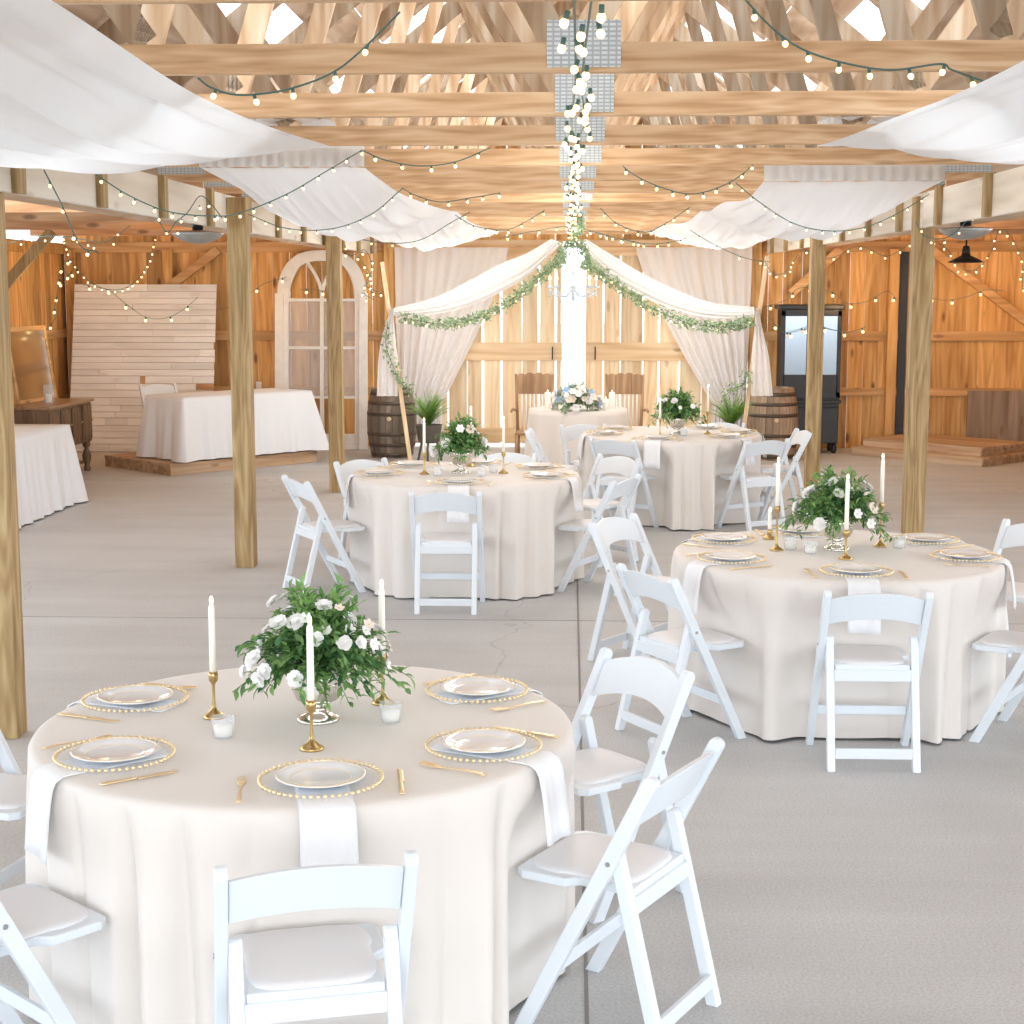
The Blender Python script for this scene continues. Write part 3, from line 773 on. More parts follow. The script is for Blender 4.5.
for i, (pt, fd, lb) in enumerate(chairs):
    f = Vector((fd[0], fd[1], 0)).normalized(); loc = (pt[0] + f.x * .20, pt[1] + f.y * .20, 0); rz = atan2(f.y, f.x) - pi / 2
    if i == 0: C0.location = loc; C0.rotation_euler = (0, 0, rz); C0['label'] = lb
    else: dup(C0, lb, loc, rz)
dup(C0, 'white folding chair behind the white rectangular table on the platform', (-4.75, 18.55, .13), radians(215), 'white folding chairs by the wall')

# ------------------------------------------------------------------ round tables
TR = .765; CR = .785; TH = .755
def round_table(x, y, nm, seed, nf=25):
    t = thing('round_table', 'round folding table hidden under the cloth of the ' + nm, 'table', (x, y, 0), 0, 'round banquet tables')
    MB().lathe([(.001, .715), (TR, .715), (TR, .742), (.001, .742)], n=48).build('table_top', W_bare, t)
    for k in range(4):
        a = pi / 4 + k * pi / 2; MB().tube([(.36 * cos(a), .36 * sin(a), .715), (.42 * cos(a), .42 * sin(a), 0)], .014, 8).build('leg', M_blackm, t)
    rs = random.Random(seed); fr = [(rs.randint(nf - 4, nf + 5), rs.uniform(0, 6.28), rs.uniform(.5, 1)) for _ in range(3)]
    lo = [(rs.randint(5, 9), rs.uniform(0, 6.28)) for _ in range(2)]
    prof = [(0, TH), (.2, TH), (.45, TH), (.65, TH), (.735, TH), (.768, TH - .001), (.781, TH - .006), (.788, TH - .018)]
    drops = [.05, .10, .16, .23, .31, .39, .47, .55, .63, .70, .742]
    near = []
    for pt, fd, _ in chairs:
        f = Vector(fd).normalized(); lx0, ly0 = pt[0] + f.x * .2, pt[1] + f.y * .2
        if (Vector((lx0, ly0)) - Vector((x, y))).length < 1.35: near.append((lx0, ly0, f.x, f.y))
    m2 = MB(); nu = 420; rows = len(prof) + len(drops)
    def fn(u, v):
        j = int(round(v * (rows - 1))); a = 2 * pi * u
        if j < len(prof): r, z = prof[j]; return (max(r, .0005) * cos(a), max(r, .0005) * sin(a), z)
        dz = drops[j - len(prof)]; q = dz / .742
        ph = nf * a + 1.3 * sin(2 * a + fr[0][1]) + .9 * sin(5 * a + fr[1][1]) + .25 * q * sin(3 * a + fr[2][1])
        w = abs(sin(ph / 2 * 1.0)) ** .75 * 2 - 1.25
        dep = .62 + .38 * sin(3 * a + fr[2][1]) * sin(7 * a + fr[1][1])
        w2 = sum(sin(n_ * a + p) for n_, p in lo) / 2
        amp = .074 * dep * (min(1, q * 1.4) ** .62) * (1 - .12 * q)
        fine = .004 * sin(ph * 2 + 3 * sin(a * 4)) * min(1, q * 3)
        r = .789 - .004 * q + amp * w + .010 * q * w2 + fine
        zz = TH - dz; wz = max(0, min(1, (.70 - zz) / .20)); wz = wz * wz * (3 - 2 * wz)
        ux, uy = cos(a), sin(a)
        for Lx_, Ly_, fx, fy in near:       # the cloth is pushed in by the chairs drawn up to it
            uf = ux * fx + uy * fy
            if uf > -.15: continue
            rm = (.250 - ((x - Lx_) * fx + (y - Ly_) * fy)) / uf
            if rm >= r or rm < .3: continue
            lx = abs((x - Lx_ + rm * ux) * fy - (y - Ly_ + rm * uy) * fx)
            wx = max(0, min(1, (.34 - lx) / .10)); wx = wx * wx * (3 - 2 * wx)
            r -= (r - max(rm, .58)) * wx * wz
        aa = a + .022 * q * sin(ph) * dep
        return (r * cos(aa), r * sin(aa), TH - dz + (.004 * w2 if q > .99 else 0))
    m2.grid(fn, nu, rows - 1, closed=True)
    o = m2.build('tablecloth', F_cloth, None, loc=(x, y, 0)); tag(o, 'champagne floor-length cloth on the ' + nm, 'tablecloth', 'champagne round tablecloths')
TAB = {'A': (-.775, 4.565, 'nearest round table'), 'B': (1.295, 7.715, 'right-hand round table'), 'C': (-.72, 10.97, 'left-centre round table'), 'D': (.89, 14.10, 'farthest round table')}
for i, (k, (x, y, nm)) in enumerate(TAB.items()): round_table(x, y, nm, 11 + i)
SET = {'A': [(-77, 'front'), (-140, 'left front'), (160, 'left rear'), (-26, 'right front'), (36, 'right rear')],
       'B': [(-91, 'front'), (207, 'left front'), (149, 'left rear'), (-17, 'right front'), (33, 'right rear'), (99, 'back')],
       'C': [(-90, 'front'), (190, 'left front'), (134, 'left rear'), (-21, 'right front'), (34, 'right rear'), (84, 'back')],
       'D': [(-105, 'front'), (192, 'left front'), (144, 'left rear'), (-40, 'right front'), (5, 'right rear'), (56, 'back')]}
# prototypes; local x points away from the table centre
def make_charger():
    t = thing('charger_plate', '', 'plate')
    MB().lathe([(.001, .003), (.10, .003), (.13, .007), (.150, .012), (.156, .013), (.150, .009), (.12, .002), (.001, .001)], n=48).build('dish', M_chargeglass, t)
    m2 = MB(); n = 56
    for k in range(n):
        a = 2 * pi * k / n; m2.ball((.158 * cos(a), .158 * sin(a), .0135), .0060, 7, 5)
    m2.build('beaded_rim', M_gold, t)
    return t
def make_plate():
    t = thing('dinner_plate', '', 'plate')
    MB().lathe([(.001, .004), (.070, .004), (.078, .007), (.100, .014), (.116, .019), (.118, .021), (.114, .0215), (.098, .017), (.080, .0115), (.070, .0085), (.001, .0085)], n=48).build('dish', M_china, t)
    m2 = MB(); m2.tube([(.113 * cos(2 * pi * k / 48), .113 * sin(2 * pi * k / 48), .0215) for k in range(49)], .0012, 5, cap=False); m2.tube([(.079 * cos(2 * pi * k / 48), .079 * sin(2 * pi * k / 48), .0115) for k in range(49)], .0008, 5, cap=False)
    m2.build('gilt_line', M_gold, t)
    return t
def make_fork():
    t = thing('fork', '', 'fork')
    m2 = MB()
    m2.grid(lambda u, v: (.10 - .135 * v, (u - .5) * (.014 - .008 * min(1, v * 1.4)), .004 + .006 * sin(pi * v) * .6), 4, 10); m2.build('handle', M_gold, t, solid=.003)
    m2 = MB()
    m2.grid(lambda u, v: (-.033 - .028 * v, (u - .5) * (.006 + .018 * sin(min(1, v * 1.3) * pi / 2)), .005 + .002 * v), 4, 5)
    for q in range(4): m2.bar((-.058, (q - 1.5) * .0062, .0068), (-.098, (q - 1.5) * .0060, .0095), .0032, .002)
    m2.build('tines', M_gold, t, solid=.0015)
    return t
def make_knife():
    t = thing('knife', '', 'knife')
    MB().grid(lambda u, v: (.11 - .10 * v, (u - .5) * (.014 - .004 * v), .005), 3, 6).build('handle', M_gold, t, solid=.005)
    MB().grid(lambda u, v: (.01 - .115 * v, -.006 + u * (.016 if v < .8 else .016 - .010 * (v - .8) * 5), .0045), 3, 10).build('blade', M_gold, t, solid=.002)
    return t
def make_nap():
    # strip lying radially, origin at plate centre r=.60: runs under the charger and hangs over the edge
    rs = random.Random(3)
    m2 = MB(); S = [(-.14, .0028), (-.05, .0028), (.05, .0028), (.12, .0028), (.158, .0030), (.178, .001), (.196, -.010), (.206, -.030), (.214, -.07), (.221, -.12), (.227, -.17), (.232, -.22)]
    def fn(u, v):
        j = int(round(v * 11)); x, z = S[j]; w = .068 + .004 * v
        fx = (.004 * sin(u * 9) + .003 * sin(u * 17)) * (v > .6) * v
        return (x + fx + (.010 * (u - .5) ** 2 if j > 5 else 0), (u - .5) * 2 * w + .004 * v, z - (.008 * (u - .5) if j == 11 else 0))
    m2.grid(fn, 12, 11)
    o = m2.build('napkin', F_nap, solid=.003); return tag(o, '', 'napkin')
PR = [make_charger(), make_plate(), make_fork(), make_knife(), make_nap()]
used = [False] * 5
def put(i, loc, rz, label, group):
    if not used[i]:
        used[i] = True; o = PR[i]; o.location = loc; o.rotation_euler = (0, 0, rz); o['label'] = label; o['group'] = group
    else: dup(PR[i], label, loc, rz, group)
for k, sets in SET.items():
    x, y, nm = TAB[k]
    for ang, pos in sets:
        a = radians(ang); r = .60; z = TH + .001
        c = Vector((x + r * cos(a), y + r * sin(a), z)); rad = Vector((cos(a), sin(a), 0)); tan = Vector((-sin(a), cos(a), 0))
        w = 'at the %s place of the %s' % (pos, nm)
        put(0, c + Vector((0, 0, .004)), a, 'clear charger with gold beaded rim ' + w, 'gold-beaded chargers')
        put(1, c + Vector((0, 0, .008)), a, 'white dinner plate ' + w, 'white dinner plates')
        put(2, c - tan * .205 + rad * .02, a + random.uniform(-.1, .1), 'gold fork ' + w, 'gold forks')
        put(3, c + tan * .205 + rad * .02, a + random.uniform(-.1, .1), 'gold knife ' + w, 'gold knives')
        put(4, c, a, 'white napkin under the plate ' + w, 'white napkins')
# centrepieces
def make_vase():
    t = thing('pedestal_bowl', '', 'vase')
    MB().lathe([(.001, 0), (.058, 0), (.060, .004), (.056, .010), (.035, .018), (.020, .028), (.018, .036), (.030, .046), (.058, .060), (.070, .085), (.070, .118), (.076, .132), (.072, .132), (.064, .118), (.064, .09), (.001, .09)], n=32).build('bowl', M_silver, t)
    MB().tube([(.071 * cos(2 * pi * k / 32), .071 * sin(2 * pi * k / 32), .106) for k in range(33)], .003, 6, cap=False).build('band', M_silver, t)
    return t
V0 = make_vase(); V0.scale = (1.08, 1.08, 1.12)
def make_holder(h):
    t = thing('candlestick', '', 'candlestick')
    MB().lathe([(.001, 0), (.034, 0), (.035, .004), (.024, .012), (.010, .022), (.006, .034)], n=24).build('base', M_brass, t)
    MB().lathe([(.006, .034), (.0045, .06), (.0045, h - .045), (.007, h - .035)], n=12).build('stem', M_brass, t)
    MB().lathe([(.007, h - .035), (.013, h - .028), (.015, h - .012), (.014, h), (.010, h), (.010, h - .01), (.001, h - .01)], n=16).build('cup', M_brass, t)
    return t
def make_taper(h):
    t = thing('taper_candle', '', 'candle')
    MB().lathe([(.001, 0), (.0108, 0), (.0100, h * .5), (.0095, h - .012), (.007, h - .003), (.001, h)], n=16).build('stick', M_wax, t)
    MB().ball((0, 0, h + .010), .0060, 8, 8, (1, 1, 2.2)).build('flame', M_flame, t)
    return t
def make_votive():
    t = thing('votive_candle', '', 'candle')
    MB().lathe([(.001, .002), (.027, .002), (.033, .06), (.035, .062), (.0345, .058), (.030, .006), (.001, .006)], n=24).build('glass_cup', M_votive, t)
    MB().lathe([(.001, .008), (.024, .008), (.027, .038), (.001, .040)], n=20).build('wax', M_wax, t)
    return t
HC = {}; TC = {}; VO = []
def candle(x, y, z, hh, ch, w):
    if hh not in HC: HC[hh] = make_holder(hh); h = HC[hh]; h.location = (x, y, z); h['label'] = 'brass candlestick ' + w; h['group'] = 'brass candlesticks'
    else: dup(HC[hh], 'brass candlestick ' + w, (x, y, z), 0, 'brass candlesticks')
    if ch not in TC: TC[ch] = make_taper(ch); h = TC[ch]; h.location = (x, y, z + hh - .0095); h['label'] = 'lit ivory taper candle ' + w; h['group'] = 'ivory taper candles'
    else: dup(TC[ch], 'lit ivory taper candle ' + w, (x, y, z + hh - .0095), 0, 'ivory taper candles')
def votive(x, y, z, w):
    lb = 'white votive candle in glass ' + w
    if not VO: v = make_votive(); VO.append(v); v.location = (x, y, z); v['label'] = lb; v['group'] = 'glass votives'
    else: dup(VO[0], lb, (x, y, z), 0, 'glass votives')
Z = TH + .001
candle(-1.06, 4.62, Z, .14, .215, 'left of the bouquet on the nearest round table')
candle(-.715, 4.30, Z, .14, .225, 'in front of the bouquet on the nearest round table')
candle(-.575, 4.80, Z, .16, .215, 'right of the bouquet on the nearest round table')
votive(-.985, 4.40, Z, 'left of the front candlestick on the nearest round table')
votive(-.525, 4.58, Z, 'right of the front candlestick on the nearest round table')
candle(1.01, 7.76, Z, .22, .225, 'left of the bouquet on the right-hand round table')
candle(1.305, 7.52, Z, .14, .25, 'in front of the bouquet on the right-hand round table')
candle(1.54, 7.90, Z, .22, .23, 'right of the bouquet on the right-hand round table')
candle(1.02, 8.12, Z, .05, .10, 'short one behind the left taper of the right-hand round table')
votive(1.08, 7.78, Z, 'left of the bowl on the right-hand round table'); votive(1.62, 7.84, Z, 'right of the candles on the right-hand round table'); votive(1.16, 7.66, Z, 'in front of the bowl on the right-hand round table')
candle(-1.0, 10.9, Z, .15, .225, 'left of the bouquet on the left-centre round table')
candle(-.46, 10.98, Z, .15, .23, 'right of the bouquet on the left-centre round table')
candle(-.71, 11.40, Z, .22, .20, 'behind the bouquet on the left-centre round table')
votive(-.90, 10.80, Z, 'left of the bowl on the left-centre round table'); votive(-.60, 10.80, Z, 'right of the bowl on the left-centre round table'); votive(-.53, 11.0, Z, 'by the right candlestick on the left-centre round table')
candle(.77, 13.75, Z, .16, .16, 'left of the bouquet on the farthest round table')
candle(1.2, 14.02, Z, .20, .22, 'right of the bouquet on the farthest round table')
votive(.98, 13.85, Z, 'right of the bowl on the farthest round table')
V0.location = (-.745, 4.60, Z); V0['label'] = 'silver pedestal bowl holding the bouquet on the nearest round table'; V0['group'] = 'silver pedestal bowls'
for (x, y, nm) in ((1.31, 7.80, 'right-hand'), (-.755, 11.0, 'left-centre'), (.93, 13.98, 'farthest')):
    dup(V0, 'silver pedestal bowl holding the bouquet on the %s round table' % nm, (x, y, Z), 0, 'silver pedestal bowls')
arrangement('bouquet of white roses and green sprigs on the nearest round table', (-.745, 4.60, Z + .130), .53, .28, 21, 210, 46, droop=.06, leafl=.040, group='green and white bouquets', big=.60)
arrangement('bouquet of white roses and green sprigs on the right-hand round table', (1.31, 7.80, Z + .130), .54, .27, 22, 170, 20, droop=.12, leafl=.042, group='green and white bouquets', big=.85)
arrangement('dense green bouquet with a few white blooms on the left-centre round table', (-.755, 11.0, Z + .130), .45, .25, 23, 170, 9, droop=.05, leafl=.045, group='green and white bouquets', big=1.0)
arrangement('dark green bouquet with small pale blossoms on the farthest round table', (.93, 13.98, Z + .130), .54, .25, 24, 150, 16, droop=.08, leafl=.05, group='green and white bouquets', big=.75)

# ------------------------------------------------------------------ sweetheart table
SX, SY = .08, 16.95
t = thing('round_table', 'small round table hidden under the cloth before the barn doors', 'table', (SX, SY, 0), 0, 'round banquet tables')
MB().lathe([(.001, .715), (.5, .715), (.5, .742), (.001, .742)], n=36).build('table_top', W_bare, t)
MB().lathe([(.04, .715), (.03, .4), (.05, .1), (.25, .0)], n=16).build('pedestal', M_blackm, t)
def fn(u, v):
    a = 2 * pi * u
    if v < .3: r = .515 * v / .3 + .001; return (r * cos(a), r * sin(a), TH)
    q = (v - .3) / .7; r = .52 + .04 * q + .035 * q * sin(15 * a + sin(4 * a)) + .01 * q * sin(7 * a)
    return (r * cos(a), r * sin(a), TH - .745 * q)
tag(MB().grid(fn, 200, 20, closed=True).build('tablecloth', F_cloth, None, loc=(SX, SY, 0)), 'champagne cloth on the small round table before the barn doors', 'tablecloth')
arrangement('blue and white flower arrangement on the small table before the barn doors', (SX - .02, SY - .28, TH + .03), .60, .24, 31, 110, 44, M_leafb, droop=.16, leafl=.05, group='blue and white flowers', blue=True, big=1.25)
def pillar(x, y, h, w):
    t = thing('pillar_candle', 'white pillar candle ' + w, 'candle', (x, y, TH), 0, 'pillar candles on the small table')
    MB().lathe([(.001, 0), (.032, 0), (.032, h), (.026, h + .003), (.001, h - .004)], n=20).build('wax', M_wax, t)
    MB().ball((0, 0, h + .015), .006, 6, 6, (1, 1, 2)).build('flame', M_flame, t)
pillar(SX - .32, SY + .02, .17, 'leftmost and tall on the small table'); pillar(SX - .24, SY - .12, .11, 'short, just left of the blue flowers')
pillar(SX + .29, SY - .14, .11, 'short, just right of the blue flowers'); pillar(SX + .36, SY + .02, .17, 'rightmost and tall on the small table')
def oak_chair(x, y, lb):
    t = thing('wooden_chair', lb, 'chair', (x, y, 0), 0, 'oak chairs at the small table')
    m2 = MB(); n = 16; pts = []
    for i in range(n + 1):
        u = i / n; pts.append((-.20 + .40 * u, 1.06 + .018 * abs(sin(u * pi * 4)) + .02 * sin(pi * u)))
    m2.prism([(-.19, .86), (.19, .86)] + pts[::-1], .16, .185); m2.build('backrest', W_chair, t, bev=.003)
    for sx in (-1, 1):
        MB().tube([(sx * .17, .13, 0), (sx * .18, .15, .45), (sx * .205, .185, 1.08)], [.018, .02, .014], 10).build('leg', W_chair, t)
        MB().tube([(sx * .19, -.22, 0), (sx * .18, -.20, .44)], [.015, .022], 10).build('leg', W_chair, t)
        MB().tube(cat_path([(sx * .20, .16, .68), (sx * .24, 0, .70), (sx * .24, -.16, .69)], 5), .015, 8).build('arm', W_chair, t)
    m2 = MB(); m2.slab([(-.2, -.22), (.2, -.22), (.18, .16), (-.18, .16)], .43, .46); m2.build('seat', W_chair, t, bev=.006)
    sp = None
    for k in range(7):
        x0 = -.135 + .045 * k
        if sp is None: sp = MB().tube([(0, .15, .46), (0, .17, .87)], .007, 6).build('spindle', M_petal, t); sp.location = (x0, 0, 0)
        else: q = sp.copy(); COL.objects.link(q); q.location = (x0, 0, 0)
oak_chair(-.40, 17.55, 'carved oak armchair behind the left side of the small table'); oak_chair(.60, 17.55, 'carved oak armchair behind the right side of the small table')

# ------------------------------------------------------------------ barrels, ferns
def barrel(x, y, m, lb, R=.29, H=.82):
    t = thing('wine_barrel', lb, 'barrel', (x, y, 0), 0, 'wine barrels')
    rad = lambda z: R - .06 * (2 * z / H - 1) ** 2
    for k in range(1):
        m2 = MB(); n = 22
        for s_ in range(n):
            m2.rnd(); a0 = 2 * pi * s_ / n + .01; a1 = 2 * pi * (s_ + 1) / n - .01
            m2.grid(lambda u, v: (rad(v * H) * cos(a0 + (a1 - a0) * u), rad(v * H) * sin(a0 + (a1 - a0) * u), v * H), 2, 12)
        m2.rnd(.5); m2.lathe([(rad(0) - .012, 0), (rad(H / 2) - .015, H / 2), (rad(H) - .012, H)], n=24)
        m2.build('staves', m, t)
    MB().lathe([(.001, H - .03), (rad(H) - .01, H - .03)], n=24).build('head', m, t)
    for z, h in ((.02, .045), (.14, .04), (.27, .04), (.51, .04), (.64, .04), (.755, .045)):
        MB().lathe([(rad(z) + .001, z), (rad(z) + .005, z), (rad(z + h) + .005, z + h), (rad(z + h) + .001, z + h)], n=32).build('hoop', M_hoop, t)
    MB().tube([(0, -R + .01, .48), (0, -R - .008, .48)], .025, 12).build('bung', W_door, t)
barrel(-2.15, 19.2, W_barrelD, 'dark weathered wine barrel left of the barn doors', .30, .82)
barrel(2.42, 19.15, W_barrelL, 'lighter brown wine barrel right of the barn doors', .295, .85)
def fern(x, y, lb, seed, zt=.42):
    t = thing('plant_stand', 'dark planter stand under the fern ' + lb, 'planter', (x, y, 0), 0, 'planters beside the barrels')
    MB().lathe([(.001, zt - .20), (.11, zt - .20), (.13, zt - .17), (.155, zt), (.165, zt + .01), (.15, zt + .01), (.13, zt - .03), (.001, zt - .03)], n=24).build('pot', M_pot, t)
    for k in range(3):
        a = k * 2.1 + .5; MB().tube([(.10 * cos(a), .10 * sin(a), zt - .19), (.16 * cos(a), .16 * sin(a), 0)], .014, 8).build('leg', M_pot, t)
    rs = random.Random(seed); f = MB()
    f2 = thing('potted_fern', 'bright green fern growing ' + lb, 'plant', (x, y, zt - .02), 0, 'ferns beside the barrels')
    for k in range(70):
        a = rs.uniform(0, 2 * pi); R = rs.uniform(.08, .30); Hh = rs.uniform(.22, .42) ; f.cr = rs.random()
        P = [Vector((R * cos(a) * u * (.6 + .5 * u), R * sin(a) * u * (.6 + .5 * u), Hh * (u * 1.2 - .35 * u * u * (R / .2)))) for u in [i / 9 for i in range(10)]]
        f.tube(P, .0015, 3, cap=False)
        for i in range(1, 10):
            d = (P[i] - P[i - 1]).normalized(); s_ = d.cross(Vector((0, 0, 1)));
            if s_.length < .01: s_ = Vector((1, 0, 0))
            s_.normalize(); w = .06 * sin(pi * (i + 1) / 11.5)
            for sg in (-1, 1):
                for o_ in (0, .5): leaf(f, P[i].lerp(P[i - 1], o_), s_ * sg + d * .7, Vector((0, 0, 1)), w, .012)
    f.build('fronds', M_fern, f2)
fern(-1.66, 18.7, 'by the dark barrel', 4); fern(1.86, 18.6, 'by the lighter barrel', 6, .42)

# ------------------------------------------------------------------ rectangular tables, platforms
def rect_table(cx, cy, ang, Lx, Wy, h, z0, m, lb, seed):
    t = thing('folding_table', 'folding table under the ' + lb, 'table', (cx, cy, z0), ang, 'rectangular tables')
    MB().box((0, 0, h - .02), (Lx - .03, Wy - .03, .03)).build('table_top', W_bare, t)
    for sx in (-1, 1):
        for sy in (-1, 1): MB().tube([(sx * Lx * .4, sy * Wy * .4, h - .03), (sx * Lx * .4, sy * Wy * .4, 0)], .013, 8).build('leg', M_blackm, t)
    rs = random.Random(seed); ph = rs.uniform(0, 6)
    per = 2 * (Lx + Wy)
    def rim(s_):
        s_ = (s_ % 1) * per
        if s_ < Lx: return Vector((-Lx / 2 + s_, -Wy / 2, 0)), Vector((0, -1, 0)), min(s_, Lx - s_)
        s_ -= Lx
        if s_ < Wy: return Vector((Lx / 2, -Wy / 2 + s_, 0)), Vector((1, 0, 0)), min(s_, Wy - s_)
        s_ -= Wy
        if s_ < Lx: return Vector((Lx / 2 - s_, Wy / 2, 0)), Vector((0, 1, 0)), min(s_, Lx - s_)
        s_ -= Lx; return Vector((-Lx / 2, Wy / 2 - s_, 0)), Vector((-1, 0, 0)), min(s_, Wy - s_)
    def fn(u, v):
        p, n, dc = rim(u)
        if v < .15: k = v / .15; return (p.x * k, p.y * k, h + .004)
        q = (v - .15) / .85
        cn = max(0, 1 - dc / .12); dirn = (n + (Vector((p.x / (Lx / 2), p.y / (Wy / 2), 0)).normalized() - n) * cn * .7)
        f = (.02 * sin(u * per * 22 + ph) + .013 * sin(u * per * 39 + 2 * ph)) * q * (1 + cn) + .015 + .05 * q + .13 * cn * q
        o = p + dirn * (.006 + f)
        return (o.x, o.y, h + .004 - (h - .012) * q)
    o = MB().grid(fn, 320, 20, closed=True).build('tablecloth', m, None, loc=(cx, cy, z0), rz=ang)
    tag(o, lb, 'tablecloth', 'white cloths on rectangular tables')
a = math.atan2(.73, .68); u = Vector((.68, .73)); w = Vector((-.73, .68)); c = Vector((-4.22, 17.32)) + u * .87 + w * .36
rect_table(c.x, c.y, a, 1.74, .72, .70, .13, F_white, 'white cloth on the rectangular table standing on the platform', 4)
rect_table(-5.12, 13.95, pi / 2, 1.86, .78, .745, 0, F_white, 'white cloth on the rectangular table at the left edge', 5)
def platform(c, u, w, lu, lw, z0, z1, name, lb, grp=None):
    c = Vector(c); u = Vector(u).normalized(); w = Vector(w).normalized(); ang = atan2(u.y, u.x)
    t = thing(name, lb, 'platform', (c.x, c.y, z0), ang, grp)
    sg = 1 if (u.x * w.y - u.y * w.x) > 0 else -1
    m2 = MB(); n = int(lw / .14); s_ = lw / n
    for k in range(n): m2.box((lu / 2, sg * (k + .5) * s_, z1 - z0 - .015), (lu + .02, s_ - .006, .03))
    m2.build('deck_boards', W_plat, t, bev=.003)
    m2 = MB(); hh = z1 - z0 - .03
    for y in (.0, lw): m2.box((lu / 2, sg * (y + (.02 if y == 0 else -.02)), hh / 2), (lu, .04, hh))
    for x in (.02, lu - .02): m2.box((x, sg * lw / 2, hh / 2), (.04, lw - .08, hh))
    m2.build('rim_boards', W_plat, t, bev=.003)
platform((-4.33, 17.11), (.68, .73), (-.77, .63), 2.0, 1.35, 0, .13, 'wooden_platform', 'low wooden platform under the white rectangular table')
platform((4.69, 18.31), (-.70, .71), (.71, .70), 1.8, 1.18, 0, .10, 'wooden_platform', 'lower tier of the wooden stage by the right rear wall', 'tiers of the wooden stage')
platform((4.72, 18.50), (-.70, .71), (.71, .70), 1.62, 1.08, .10, .20, 'wooden_platform', 'upper tier of the wooden stage by the right rear wall', 'tiers of the wooden stage')

# whitewashed plank backdrop
t = thing('plank_backdrop', 'tall whitewashed plank backdrop leaning behind the platform table', 'backdrop', (-5.34, 19.62, 0), 0)
t.rotation_euler = (radians(-14), 0, 0)
m2 = MB(); bare = MB(); z = 0; rs = random.Random(5)
while z < 2.06:
    h = rs.choice((.075, .085, .095)); x = -.90
    while x < .88:
        w = min(rs.uniform(.25, 1.3), .9 - x)
        if w < .12: w = .9 - x
        q = bare if (rs.random() < .10) else m2
        if q is bare: w = min(w, rs.choice((.06, .07, .3, .5)))
        q.box((x + w / 2, -.012 + rs.uniform(-.004, .004), z + h / 2), (w - .004, .022, h - .006)); x += w
    z += h
m2.build('white_planks', W_white, t); bare.build('bare_planks', W_bare, t)
MB().box((0, .004, 1.02), (1.78, .008, 2.04)).build('backing', W_bare, t); MB().box((-.7, .03, 1.02), (.09, .05, 2.04)).build('stud', W_rail, t); MB().box((.7, .03, 1.02), (.09, .05, 2.04)).build('stud', W_rail, t)

# gothic window frame
def gothic():
    t = thing('gothic_window_frame', 'tall chippy white gothic window frame leaning on the back wall', 'window frame', (-3.13, 20.0, 0)); t.rotation_euler = (radians(-6), 0, 0)
    W = .56; H = 2.5; ht = 1.92
    def arch(hw, top, n=12):
        """pointed arch outline: from right spring up over to left spring"""
        z0 = ht; out = []
        for k in range(n + 1):
            a = (pi / 2) * k / n; x = hw * cos(a) ** .75; z = z0 + (top - z0) * sin(a) ** .9; out.append((x, z))
        return out + [(-x, z) for x, z in out[::-1][1:]]
    O = [(W, 0)] + arch(W, H); O = O + [(-W, 0)]
    I = [(W - .14, .10)] + arch(W - .14, H - .13); I = I + [(-W + .14, .10)]
    m2 = MB(); n = len(O)
    for y in (-.035, .035):
        for p in (O, I):
            for x, z in p: m2.v.append(Vector((x, y, z)))
    for i in range(n):
        j = (i + 1) % n
        m2.face([i, j, n + j, n + i]); m2.face([2 * n + i, 3 * n + i, 3 * n + j, 2 * n + j]); m2.face([i, 2 * n + i, 2 * n + j, j]); m2.face([n + i, n + j, 3 * n + j, 3 * n + i])
    m2.build('frame', M_whitepaint, t, bev=.004)
    m2 = MB(); m2.box((W - .03, -.05, .98), (.11, .03, 1.96)); m2.box((-W + .03, -.05, .98), (.11, .03, 1.96)); m2.build('casing', M_whitepaint, t, bev=.004)
    m2 = MB()
    for z in (.66, 1.28, 1.88): m2.box((0, 0, z), (2 * W - .27, .03, .035))
    m2.box((0, 0, 1.03), (.045, .035, 1.9)); m2.box((0, 0, .14), (2 * W - .26, .04, .12))
    for sx in (-1, 1): 
        m2.tube(cat_path([(0, 0, 1.95), (sx * .03, 0, 2.08), (sx * .11, 0, 2.24), (sx * .22, 0, 2.40)], 6), .026, 6)
        m2.tube(cat_path([(sx * .43, 0, 1.9), (sx * .41, 0, 2.08), (sx * .33, 0, 2.26), (sx * .21, 0, 2.40)], 6), .026, 6)
    m2.build('muntins', M_whitepaint, t)
    gl = MB(); gl.box((0, .005, 1.28), (2 * W - .28, .004, 1.2)); gl.build('pane', M_frost, t)
gothic()

# dresser, mirror, lantern
def dresser():
    ang = radians(88); t = thing('dresser', 'dark wooden dresser with turned legs against the left wall', 'dresser', (-5.63, 17.0, 0), ang)
    # local: x along the front, -y is the front
    Lx, D = 1.34, .52
    MB().box((0, 0, .785), (Lx + .06, D + .06, .03)).build('top', wood('dresser_top', (.20, .11, .06), (.30, .18, .10), (.38, .24, .14), 'x', 10, rough=.3), t, bev=.006)
    MB().box((0, 0, .55), (Lx, D, .44)).build('case', W_dark, t, bev=.005)
    for k in range(4):
        x = -Lx / 2 + .17 + .333 * k
        d = MB(); d.box((x, -D / 2 - .008, .55), (.29, .018, .38)); d.box((x, -D / 2 - .018, .55), (.19, .014, .27)); d = d.build('door', W_dark, t, bev=.006)
        MB().ball((x + .11, -D / 2 - .03, .57), .012, 8, 6).build('knob', M_brass, d)
    for sx in (-1, 1):
        for sy in (-1, 1):
            MB().lathe([(.001, 0), (.035, 0), (.04, .03), (.025, .06), (.045, .12), (.05, .17), (.03, .23), (.022, .25), (.042, .28), (.042, .34), (.001, .34)], (sx * (Lx / 2 - .05), sy * (D / 2 - .05), 0), 16).build('leg', W_dark, t)
    MB().box((0, 0, .10), (Lx - .1, D - .12, .025)).build('shelf', W_dark, t, bev=.004)
dresser()
